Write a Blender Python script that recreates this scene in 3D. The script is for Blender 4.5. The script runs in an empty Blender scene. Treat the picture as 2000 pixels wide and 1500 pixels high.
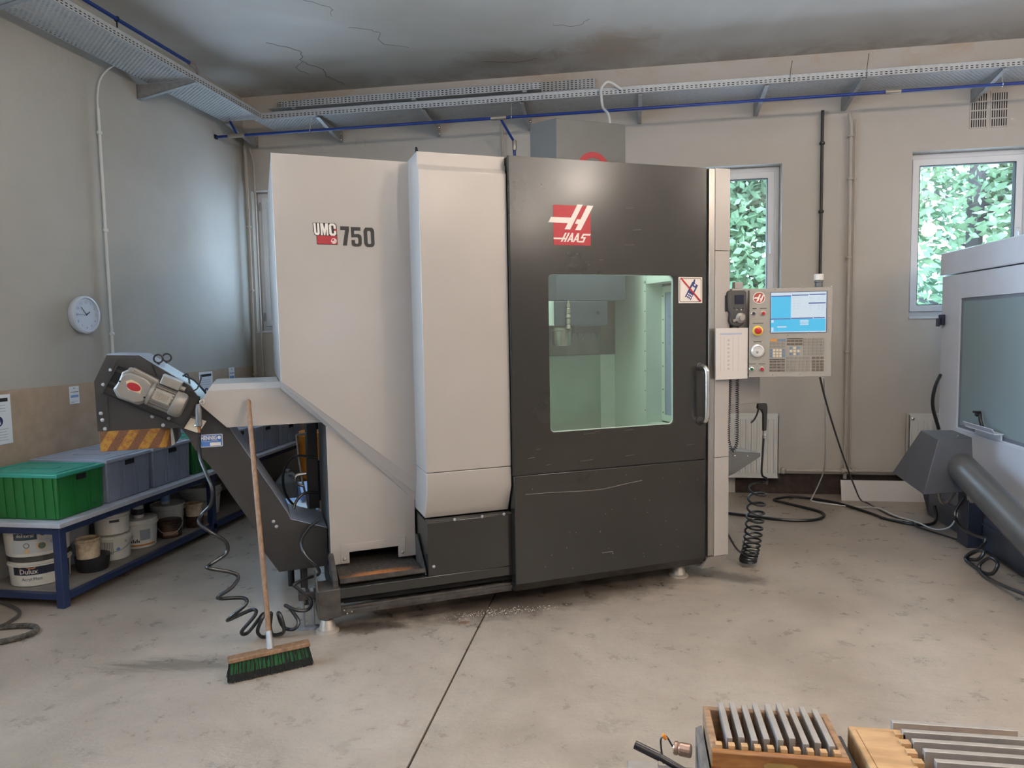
import bpy, bmesh, math, random
from mathutils import Vector, Matrix, Quaternion
random.seed(7)
PI = math.pi
S = bpy.context.scene
COL = S.collection

# ------------------------------------------------------------------ camera
cam_d = bpy.data.cameras.new('camera'); cam = bpy.data.objects.new('camera', cam_d); COL.objects.link(cam)
cam_d.sensor_width = 36; cam_d.lens = 25.02; cam_d.clip_start = 0.05; cam_d.clip_end = 200
r = Vector((0.98669, 0.161642, -0.017691)); u = Vector((0.005018, 0.078476, 0.996903)); f = Vector((-0.16253, 0.983724, -0.076621))
cam.matrix_world = Matrix(((r.x, u.x, -f.x, 0), (r.y, u.y, -f.y, 0), (r.z, u.z, -f.z, 1.6), (0, 0, 0, 1)))
S.camera = cam

# ------------------------------------------------------------------ world, lamps, exposure
S.view_settings.view_transform = 'Standard'; S.view_settings.look = 'None'
S.view_settings.exposure = -0.06; S.view_settings.gamma = 1.0; S.view_settings.use_curve_mapping = False
w = bpy.data.worlds.new('world'); S.world = w; w.use_nodes = True
bg = w.node_tree.nodes['Background']; bg.inputs[0].default_value = (0.56, 0.71, 1.0, 1); bg.inputs[1].default_value = 14.5

def area(name, loc, rot, sx, sy, power, col, portal=False, spread=PI):
    l = bpy.data.lights.new(name, 'AREA'); l.shape = 'RECTANGLE'; l.size = sx; l.size_y = sy; l.energy = power; l.color = col
    l.spread = spread
    if portal: l.cycles.is_portal = True
    o = bpy.data.objects.new(name, l); COL.objects.link(o); o.location = loc; o.rotation_euler = rot
    return o
# portals guide the sky light through the wall openings
area('portal', (-3.38, 7.25, 2.36), (-PI/2, 0, 0), 1.0, 1.45, 1, (1, 1, 1), True)
area('portal', (0.90, 7.25, 2.36), (-PI/2, 0, 0), 1.0, 1.45, 1, (1, 1, 1), True)
area('portal', (3.02, 7.25, 2.36), (-PI/2, 0, 0), 1.0, 1.45, 1, (1, 1, 1), True)
area('portal', (-4.25, 1.05, 2.1), (0, -PI/2, 0), 2.4, 4.5, 1, (1, 1, 1), True)
area('portal', (4.5, -5.3, 1.8), (PI/2, 0, 0), 0.9, 1.0, 1, (1, 1, 1), True)
WARM = (1.0, 0.86, 0.73)
LAMPS = [(4.05, 1.0), (2.9, -0.55), (0.4, -1.2), (5.8, 2.4), (0.8, 2.7), (6.0, -1.5)]
for lx, ly in LAMPS:
    l = bpy.data.lights.new('ceiling_lamp_light', 'POINT'); l.energy = 68; l.color = WARM; l.shadow_soft_size = 0.13
    o = bpy.data.objects.new('ceiling_lamp_light', l); COL.objects.link(o); o.location = (lx, ly, 3.46)
    area('ceiling_fill_uplight', (lx, ly, 3.66), (PI, 0, 0), 0.4, 0.4, 110, (1.0, 0.94, 0.88))  # unseen fill added above each lamp to brighten the ceiling
# work lamp of the milling machine, inside its enclosure
area('work_lamp_light', (-0.36, 4.76, 2.36), (0, 0, math.radians(29)), 0.7, 0.5, 14.0, (0.86, 1.0, 0.93))

# ------------------------------------------------------------------ materials
def s2l(c):
    return tuple((x/255/12.92 if x/255 <= 0.04045 else ((x/255+0.055)/1.055)**2.4) for x in c) + (1,)
MC = {}
def mat(name, rgb, rough=0.5, metal=0.0, var=0.0, vs=6.0, bump=0.0, bs=60.0, rgb2=None, spec=0.5, emit=None, es=1.0, stretch=(1,1,1), coat=0.0, cut=(0.35, 0.65)):
    if name in MC: return MC[name]
    m = bpy.data.materials.new(name); m.use_nodes = True; nt = m.node_tree; N = nt.nodes; L = nt.links
    b = N['Principled BSDF']; b.inputs['Roughness'].default_value = rough; b.inputs['Metallic'].default_value = metal
    b.inputs['Specular IOR Level'].default_value = spec; b.inputs['Coat Weight'].default_value = coat
    c = s2l(rgb); b.inputs['Base Color'].default_value = c
    if emit: b.inputs['Emission Color'].default_value = s2l(emit); b.inputs['Emission Strength'].default_value = es
    if var or rgb2 or bump:
        tc = N.new('ShaderNodeTexCoord'); mp = N.new('ShaderNodeMapping'); L.new(tc.outputs['Object'], mp.inputs['Vector'])
        mp.inputs['Scale'].default_value = stretch
    if var or rgb2:
        n = N.new('ShaderNodeTexNoise'); n.inputs['Scale'].default_value = vs; n.inputs['Detail'].default_value = 6; n.inputs['Roughness'].default_value = 0.6
        L.new(mp.outputs[0], n.inputs['Vector'])
        rp = N.new('ShaderNodeValToRGB'); L.new(n.outputs['Fac'], rp.inputs[0])
        rp.color_ramp.elements[0].position = cut[0]; rp.color_ramp.elements[1].position = cut[1]
        if rgb2: rp.color_ramp.elements[0].color = s2l(rgb2); rp.color_ramp.elements[1].color = c
        else:
            rp.color_ramp.elements[0].color = tuple(x*(1-var) for x in c[:3])+(1,)
            rp.color_ramp.elements[1].color = tuple(min(1, x*(1+var)) for x in c[:3])+(1,)
        L.new(rp.outputs[0], b.inputs['Base Color'])
    if bump:
        n2 = N.new('ShaderNodeTexNoise'); n2.inputs['Scale'].default_value = bs; n2.inputs['Detail'].default_value = 3
        L.new(mp.outputs[0], n2.inputs['Vector'])
        bp = N.new('ShaderNodeBump'); bp.inputs['Strength'].default_value = bump; bp.inputs['Distance'].default_value = 0.01
        L.new(n2.outputs['Fac'], bp.inputs['Height']); L.new(bp.outputs[0], b.inputs['Normal'])
    MC[name] = m; return m

def node_mat(name, build):
    m = bpy.data.materials.new(name); m.use_nodes = True; build(m.node_tree, m.node_tree.nodes, m.node_tree.links, m.node_tree.nodes['Principled BSDF'])
    MC[name] = m; return m

def noise(N, L, vec, scale, detail=6, rough=0.6, dist=0.0):
    n = N.new('ShaderNodeTexNoise'); n.inputs['Scale'].default_value = scale; n.inputs['Detail'].default_value = detail
    n.inputs['Roughness'].default_value = rough; n.inputs['Distortion'].default_value = dist; L.new(vec, n.inputs['Vector']); return n.outputs['Fac']
def ramp(N, L, fac, stops):
    rp = N.new('ShaderNodeValToRGB'); L.new(fac, rp.inputs[0]); e = rp.color_ramp.elements
    while len(e) < len(stops): e.new(0.5)
    for i, (p, c) in enumerate(stops):
        e[i].position = p; e[i].color = c if len(c) == 4 else tuple(c)+(1,)
    return rp.outputs[0]
def mix(N, L, fac, a, b, mode='MIX'):
    m = N.new('ShaderNodeMix'); m.data_type = 'RGBA'; m.blend_type = mode
    if isinstance(fac, float): m.inputs[0].default_value = fac
    else: L.new(fac, m.inputs[0])
    for i, x in ((6, a), (7, b)):
        if isinstance(x, tuple): m.inputs[i].default_value = x
        else: L.new(x, m.inputs[i])
    return m.outputs[2]
def math_(N, L, op, a, b=None, c=None):
    m = N.new('ShaderNodeMath'); m.operation = op
    for i, x in enumerate((a, b, c)):
        if x is None: continue
        if isinstance(x, (int, float)): m.inputs[i].default_value = x
        else: L.new(x, m.inputs[i])
    return m.outputs[0]
def blob(N, L, pos, cx, cy, rx, ry, edge=0.6, nz=None, amp=0.5, ang=0.0):
    """1 inside a noisy ellipse around (cx,cy), 0 outside"""
    sp = N.new('ShaderNodeSeparateXYZ'); L.new(pos, sp.inputs[0])
    dx = math_(N, L, 'SUBTRACT', sp.outputs[0], cx); dy = math_(N, L, 'SUBTRACT', sp.outputs[1], cy)
    ca, sa = math.cos(ang), math.sin(ang)
    ex = math_(N, L, 'ADD', math_(N, L, 'MULTIPLY', dx, ca/rx), math_(N, L, 'MULTIPLY', dy, sa/rx))
    ey = math_(N, L, 'ADD', math_(N, L, 'MULTIPLY', dx, -sa/ry), math_(N, L, 'MULTIPLY', dy, ca/ry))
    d = math_(N, L, 'SQRT', math_(N, L, 'ADD', math_(N, L, 'MULTIPLY', ex, ex), math_(N, L, 'MULTIPLY', ey, ey)))
    if nz is not None: d = math_(N, L, 'ADD', d, math_(N, L, 'MULTIPLY', math_(N, L, 'SUBTRACT', nz, 0.5), amp))
    mr = N.new('ShaderNodeMapRange'); L.new(d, mr.inputs[0]); mr.inputs[1].default_value = 1.0; mr.inputs[2].default_value = edge
    mr.inputs[3].default_value = 0; mr.inputs[4].default_value = 1; mr.interpolation_type = 'SMOOTHSTEP'
    return mr.outputs[0]

def b_floor(nt, N, L, b):
    tc = N.new('ShaderNodeTexCoord'); v = tc.outputs['Object']
    n1 = noise(N, L, v, 0.9, 8, 0.62, 0.4); n2 = noise(N, L, v, 7, 8, 0.7); n3 = noise(N, L, v, 60, 4, 0.6)
    c = ramp(N, L, n1, [(0.30, s2l((136, 123, 109))), (0.52, s2l((165, 151, 136))), (0.72, s2l((180, 167, 152)))])
    c = mix(N, L, ramp(N, L, n2, [(0.34, (0.28,)*3), (0.54, (0,)*3)]), c, s2l((122, 112, 100)))
    c = mix(N, L, ramp(N, L, n3, [(0.30, (0.35,)*3), (0.42, (0,)*3)]), c, s2l((110, 100, 90)))
    # fine scratch strokes
    mp = N.new('ShaderNodeMapping'); mp.inputs['Rotation'].default_value = (0, 0, 0.5); mp.inputs['Scale'].default_value = (2, 14, 1); L.new(v, mp.inputs[0])
    sc = noise(N, L, mp.outputs[0], 3.2, 6, 0.7, 0.6)
    c = mix(N, L, ramp(N, L, sc, [(0.30, (0.24,)*3), (0.40, (0,)*3)]), c, s2l((112, 104, 96)))
    # oily dirt around the machine base
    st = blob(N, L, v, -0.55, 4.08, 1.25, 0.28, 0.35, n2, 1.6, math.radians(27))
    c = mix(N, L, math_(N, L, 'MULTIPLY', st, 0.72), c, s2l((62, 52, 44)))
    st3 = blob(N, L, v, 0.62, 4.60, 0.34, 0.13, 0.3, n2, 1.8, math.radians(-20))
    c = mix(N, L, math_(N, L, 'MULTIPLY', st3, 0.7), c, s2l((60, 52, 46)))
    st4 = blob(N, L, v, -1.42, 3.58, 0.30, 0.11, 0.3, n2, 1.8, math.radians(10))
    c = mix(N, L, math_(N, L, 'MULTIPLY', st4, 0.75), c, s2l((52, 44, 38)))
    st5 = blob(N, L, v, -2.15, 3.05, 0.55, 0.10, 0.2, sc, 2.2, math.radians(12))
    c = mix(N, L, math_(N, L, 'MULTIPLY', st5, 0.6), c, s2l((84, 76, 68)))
    st2 = blob(N, L, v, -0.90, 3.70, 0.05, 0.03, 0.3, n3, 1.5, math.radians(20))
    c = mix(N, L, math_(N, L, 'MULTIPLY', st2, 0.8), c, s2l((110, 62, 34)))
    L.new(c, b.inputs['Base Color'])
    L.new(math_(N, L, 'ADD', 0.18, math_(N, L, 'MULTIPLY', n2, 0.24)), b.inputs['Roughness'])
    bp = N.new('ShaderNodeBump'); bp.inputs['Strength'].default_value = 0.18; bp.inputs['Distance'].default_value = 0.004
    L.new(math_(N, L, 'ADD', n3, sc), bp.inputs['Height']); L.new(bp.outputs[0], b.inputs['Normal'])
node_mat('concrete', b_floor)

def b_wall(c1, c2, dirt=None):
    def fn(nt, N, L, b):
        tc = N.new('ShaderNodeTexCoord'); v = tc.outputs['Object']
        n1 = noise(N, L, v, 0.8, 5, 0.55, 0.3); n2 = noise(N, L, v, 26, 5, 0.6)
        c = ramp(N, L, n1, [(0.32, s2l(c1)), (0.68, s2l(c2))])
        if dirt:
            sp = N.new('ShaderNodeSeparateXYZ'); L.new(v, sp.inputs[0])
            n3 = noise(N, L, v, 2.2, 8, 0.7, 0.8)
            top = N.new('ShaderNodeMapRange'); L.new(sp.outputs[2], top.inputs[0]); top.inputs[1].default_value = 3.72; top.inputs[2].default_value = 4.03
            c = mix(N, L, math_(N, L, 'MULTIPLY', top.outputs[0], ramp(N, L, n3, [(0.50, (0,)*3), (0.66, (0.45,)*3)])), c, s2l((176, 138, 98)))
        L.new(c, b.inputs['Base Color']); b.inputs['Roughness'].default_value = 0.75; b.inputs['Specular IOR Level'].default_value = 0.3
        bp = N.new('ShaderNodeBump'); bp.inputs['Strength'].default_value = 0.12; bp.inputs['Distance'].default_value = 0.01
        L.new(math_(N, L, 'ADD', n2, math_(N, L, 'MULTIPLY', n1, 3.0)), bp.inputs['Height']); L.new(bp.outputs[0], b.inputs['Normal'])
    return fn
node_mat('plaster_left', b_wall((162, 159, 151), (178, 176, 169)))
node_mat('plaster_back', b_wall((186, 179, 170), (196, 190, 182), True))
def b_ceil(nt, N, L, b):
    tc = N.new('ShaderNodeTexCoord'); v = tc.outputs['Object']
    n1 = noise(N, L, v, 0.7, 6, 0.6, 0.6); n2 = noise(N, L, v, 2.6, 9, 0.7, 1.0)
    c = ramp(N, L, n1, [(0.30, s2l((198, 194, 186))), (0.65, s2l((216, 214, 210)))])
    sp = N.new('ShaderNodeSeparateXYZ'); L.new(v, sp.inputs[0])
    # brown stains and painted-in tray shade along the back wall
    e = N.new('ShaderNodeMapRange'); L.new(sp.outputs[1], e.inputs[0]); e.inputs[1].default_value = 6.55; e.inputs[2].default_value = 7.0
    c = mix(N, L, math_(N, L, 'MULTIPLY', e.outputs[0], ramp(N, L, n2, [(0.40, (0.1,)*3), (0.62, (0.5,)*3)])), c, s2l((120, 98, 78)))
    st = blob(N, L, v, -0.15, 6.45, 0.6, 0.5, 0.2, n2, 1.6); c = mix(N, L, math_(N, L, 'MULTIPLY', st, 0.5), c, s2l((172, 138, 104)))
    st = blob(N, L, v, -1.1, 6.55, 0.7, 0.28, 0.2, n2, 1.8); c = mix(N, L, math_(N, L, 'MULTIPLY', st, 0.45), c, s2l((140, 112, 84)))
    L.new(c, b.inputs['Base Color']); b.inputs['Roughness'].default_value = 0.6; b.inputs['Specular IOR Level'].default_value = 0.35
    bp = N.new('ShaderNodeBump'); bp.inputs['Strength'].default_value = 0.25; bp.inputs['Distance'].default_value = 0.03
    L.new(n1, bp.inputs['Height']); L.new(bp.outputs[0], b.inputs['Normal'])
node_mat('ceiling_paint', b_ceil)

def perf(along, sx, sy, fx, fy, stag, zlim=None, darkh=False):
    """galvanised sheet pierced with slots, see-through, or with darkh painted dark to stand for shade inside"""
    def fn(nt, N, L, b):
        tc = N.new('ShaderNodeTexCoord'); v = tc.outputs['Object']; sp = N.new('ShaderNodeSeparateXYZ'); L.new(v, sp.inputs[0])
        a = sp.outputs[along]; o = math_(N, L, 'ADD', sp.outputs[1-along], sp.outputs[2])
        wv = math_(N, L, 'DIVIDE', o, sy); row = math_(N, L, 'FLOOR', wv); fr = math_(N, L, 'FRACT', wv)
        uu = math_(N, L, 'FRACT', math_(N, L, 'ADD', math_(N, L, 'DIVIDE', a, sx), math_(N, L, 'MULTIPLY', row, stag)))
        h = math_(N, L, 'MULTIPLY', math_(N, L, 'LESS_THAN', uu, fx), math_(N, L, 'LESS_THAN', fr, fy))
        if zlim:
            h = math_(N, L, 'MULTIPLY', h, math_(N, L, 'MULTIPLY', math_(N, L, 'GREATER_THAN', sp.outputs[2], zlim[0]), math_(N, L, 'LESS_THAN', sp.outputs[2], zlim[1])))
        n = noise(N, L, v, 30, 3)
        L.new(ramp(N, L, n, [(0.35, s2l((176, 178, 180))), (0.65, s2l((190, 192, 194)))]), b.inputs['Base Color'])
        b.inputs['Metallic'].default_value = 0.25; b.inputs['Roughness'].default_value = 0.45
        t = N.new('ShaderNodeBsdfDiffuse' if darkh else 'ShaderNodeBsdfTransparent'); t.inputs[0].default_value = (.025, .028, .035, 1) if darkh else (1, 1, 1, 1)
        ms = N.new('ShaderNodeMixShader'); L.new(h, ms.inputs[0]); L.new(b.outputs[0], ms.inputs[1]); L.new(t.outputs[0], ms.inputs[2])
        L.new(ms.outputs[0], N['Material Output'].inputs[0])
    return fn
node_mat('perf_x', perf(0, 0.036, 0.022, 0.55, 0.42, 0.5)); node_mat('perf_y', perf(1, 0.036, 0.022, 0.55, 0.42, 0.5))
node_mat('perf_lip_x', perf(0, 0.038, 0.0165, 0.52, 0.42, 0.0, (3.634, 3.668), True)); node_mat('perf_lip_y', perf(1, 0.038, 0.0165, 0.52, 0.42, 0.0, (3.634, 3.668), True))
node_mat('perf_up', perf(0, 0.038, 0.018, 0.52, 0.40, 0.0, None, True))

def glassy(name, tint, refl=0.08, rough=0.02, haze=0.0, hcol=(1,1,1,1)):
    def fn(nt, N, L, b):
        N.remove(b); t = N.new('ShaderNodeBsdfTransparent'); t.inputs[0].default_value = tint
        g = N.new('ShaderNodeBsdfGlossy'); g.inputs['Roughness'].default_value = rough
        fr = N.new('ShaderNodeLayerWeight'); fr.inputs[0].default_value = 0.25
        ms = N.new('ShaderNodeMixShader'); L.new(math_(N, L, 'MAXIMUM', math_(N, L, 'MULTIPLY', fr.outputs[0], 0.6), refl), ms.inputs[0]); L.new(t.outputs[0], ms.inputs[1]); L.new(g.outputs[0], ms.inputs[2])
        out = ms.outputs[0]
        if haze:
            d = N.new('ShaderNodeBsdfDiffuse'); d.inputs[0].default_value = hcol; m2 = N.new('ShaderNodeMixShader'); m2.inputs[0].default_value = haze
            L.new(out, m2.inputs[1]); L.new(d.outputs[0], m2.inputs[2]); out = m2.outputs[0]
        L.new(out, N['Material Output'].inputs[0])
    m = bpy.data.materials.new(name); m.use_nodes = True; fn(m.node_tree, m.node_tree.nodes, m.node_tree.links, m.node_tree.nodes['Principled BSDF']); MC[name] = m
glassy('window_glass', (0.95, 1.0, 0.98, 1), 0.05)
glassy('door_glass', (0.93, 0.97, 0.95, 1), 0.06, 0.03, 0.02, (0.8, 0.9, 0.85, 1))
glassy('frosted', (0.55, 0.66, 0.66, 1), 0.08, 0.12, 0.72, (0.42, 0.52, 0.54, 1))

def b_hazard(nt, N, L, b):
    tc = N.new('ShaderNodeTexCoord'); v = tc.outputs['Object']; sp = N.new('ShaderNodeSeparateXYZ'); L.new(v, sp.inputs[0])
    s = math_(N, L, 'FRACT', math_(N, L, 'DIVIDE', math_(N, L, 'SUBTRACT', math_(N, L, 'ADD', sp.outputs[0], sp.outputs[1]), math_(N, L, 'MULTIPLY', sp.outputs[2], 0.62)), 0.098))
    n = noise(N, L, v, 34, 8, 0.75); n2 = noise(N, L, v, 120, 4)
    y = ramp(N, L, n, [(0.40, s2l((118, 70, 28))), (0.55, s2l((150, 112, 42)))])
    k = ramp(N, L, n2, [(0.35, s2l((78, 50, 34))), (0.6, s2l((106, 68, 42)))])
    L.new(mix(N, L, math_(N, L, 'LESS_THAN', s, 0.52), k, y), b.inputs['Base Color']); b.inputs['Roughness'].default_value = 0.75
node_mat('hazard', b_hazard)

white = mat('machine_white', (168, 160, 153), 0.24, var=0.02, vs=2, bump=0.015, bs=4, spec=0.5)
white2 = mat('machine_white_new', (226, 230, 240), 0.22, var=0.02, bump=0.03, bs=5)
black = mat('door_grey', (34, 33, 31), 0.20, var=0.06, vs=3, bump=0.012, bs=3, spec=0.55)
dark = mat('conveyor_black', (44, 42, 41), 0.42, var=0.12, vs=9, bump=0.03, bs=200)
darktop = mat('conveyor_grey', (84, 88, 96), 0.35, var=0.1, vs=8)
dirty = mat('dirty_rail', (70, 66, 62), 0.6, rgb2=(46, 40, 36), vs=16, bump=0.2, bs=90)
def b_rust(nt, N, L, b):
    tc = N.new('ShaderNodeTexCoord'); v = tc.outputs['Object']; n = noise(N, L, v, 14, 8, 0.7); n2 = noise(N, L, v, 60, 4)
    c = ramp(N, L, n2, [(0.4, s2l((34, 30, 27))), (0.65, s2l((70, 62, 54)))])
    k = blob(N, L, v, 0.30, 0.045, 0.26, 0.07, 0.3, n, 1.3); c = mix(N, L, k, c, ramp(N, L, n, [(0.35, s2l((104, 62, 30))), (0.6, s2l((172, 106, 50)))]))
    L.new(c, b.inputs['Base Color']); b.inputs['Roughness'].default_value = 0.75
rust = node_mat('rusty_tray', b_rust)
rust_old = mat('rusty_tray_old', (138, 88, 48), 0.75, rgb2=(58, 50, 42), vs=4, bump=0.2, bs=150, stretch=(1, 3, 3), cut=(0.42, 0.66))
steel = mat('stainless', (168, 164, 158), 0.28, 0.9, var=0.06, vs=4, stretch=(8, 8, 0.6))
chrome = mat('chrome', (216, 212, 206), 0.22, 1.0)
galv = mat('galvanised', (158, 160, 162), 0.42, 0.4, var=0.1, vs=24)
greyp = mat('tower_grey', (88, 88, 86), 0.42, var=0.05, vs=4, bump=0.04, bs=120)
bluegrey = mat('head_grey', (70, 76, 86), 0.45, var=0.08, vs=5)
blackp = mat('black_plastic', (30, 30, 32), 0.45)
rubber = mat('black_rubber', (24, 24, 26), 0.32, spec=0.6)
gap = mat('gap_black', (12, 12, 12), 0.9)
red = mat('logo_red', (152, 18, 32), 0.45)
lwhite = mat('logo_white', (226, 216, 206), 0.45)
ink = mat('ink', (26, 23, 21), 0.6)
navy = mat('navy_ink', (30, 44, 96), 0.6)
paper = mat('paper', (222, 226, 232), 0.8)
greytxt = mat('grey_print', (160, 164, 176), 0.8)
blueprint = mat('blue_print', (120, 150, 200), 0.8)
panelgrey = mat('pendant_grey', (142, 134, 124), 0.5, var=0.03)
keyg = mat('key_grey', (120, 112, 102), 0.6); keyd = mat('key_dark', (84, 72, 60), 0.6); keyb = mat('key_blue', (96, 116, 134), 0.6); keyw = mat('key_cream', (200, 184, 158), 0.6); keyo = mat('key_orange', (190, 128, 60), 0.6)
redb = mat('button_red', (160, 26, 30), 0.35); yel = mat('button_yellow', (226, 196, 70), 0.4); greenb = mat('button_green', (34, 92, 56), 0.4)
pvc = mat('white_pvc', (214, 214, 210), 0.4); pipe_p = mat('painted_pipe', (176, 166, 154), 0.5, var=0.05)
bluepipe = mat('blue_pipe', (24, 52, 128), 0.35); brass = mat('fitting_metal', (170, 160, 148), 0.4, 0.6)
board = mat('fibre_board', (166, 146, 126), 0.8, var=0.09, vs=9, bump=0.1, bs=220)
ptable = mat('table_top_paint', (176, 178, 186), 0.6, var=0.08, vs=12); bluesteel = mat('blue_steel', (26, 42, 78), 0.45)
gcrate = mat('green_plastic', (30, 104, 48), 0.42, var=0.05); glid = mat('green_lid', (56, 152, 132), 0.4); grcrate = mat('grey_plastic', (134, 140, 156), 0.45, var=0.06); grlid = mat('grey_lid', (162, 168, 184), 0.4)
pail = mat('pail_white', (212, 208, 198), 0.4, var=0.05, vs=12); pailc = mat('pail_cream', (206, 190, 164), 0.5, rgb2=(150, 128, 100), vs=14); tinbrown = mat('tin_brown', (84, 62, 48), 0.45, rgb2=(40, 28, 24), vs=14, metal=0.3)
wood = mat('broom_wood', (136, 104, 76), 0.55, rgb2=(104, 78, 56), vs=5, stretch=(14, 14, 1))
boxwood = mat('varnished_wood', (150, 102, 54), 0.4, rgb2=(108, 66, 32), vs=7, stretch=(2, 10, 10)); palewood = mat('pale_wood', (186, 150, 108), 0.5, rgb2=(156, 120, 80), vs=6, stretch=(2, 10, 10)); oldwood = mat('worn_wood', (156, 124, 94), 0.6, rgb2=(112, 84, 60), vs=10, stretch=(3, 10, 10))
ground = mat('ground_steel', (168, 162, 156), 0.38, 0.5, var=0.1, vs=30)
bristg = mat('green_bristle', (34, 116, 58), 0.7); bristk = mat('black_bristle', (30, 32, 34), 0.8)
baseb = mat('bare_plinth', (66, 52, 44), 0.9, rgb2=(38, 30, 26), vs=20, bump=0.3, bs=60)
radw = mat('radiator_white', (222, 220, 214), 0.35)
upvc = mat('window_white', (222, 224, 228), 0.35); sillm = mat('reveal_white', (220, 222, 226), 0.6)
leafm = mat('leaf_green', (152, 180, 138), 0.5, rgb2=(84, 120, 92), vs=1.2); bark = mat('bark', (96, 88, 92), 0.9)
inner = mat('inner_white', (206, 218, 208), 0.35, var=0.03); innerst = mat('inner_steel', (126, 118, 110), 0.32, 0.6, var=0.14, vs=3, stretch=(3, 3, 0.6))
aluf = mat('cast_alu', (138, 132, 124), 0.42, 0.3, var=0.05, vs=10)
orange = mat('orange_plastic', (206, 124, 36), 0.5, var=0.1, vs=6); jugm = mat('clear_jug', (120, 126, 132), 0.4)
screenb = mat('screen_blue', (16, 60, 80), 0.4, emit=(84, 205, 250), es=0.72); screenw = mat('screen_white', (60, 66, 70), 0.4, emit=(222, 238, 250), es=0.72); screend = mat('screen_dark', (40, 50, 110), 0.4, emit=(40, 60, 120), es=0.5)

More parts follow.
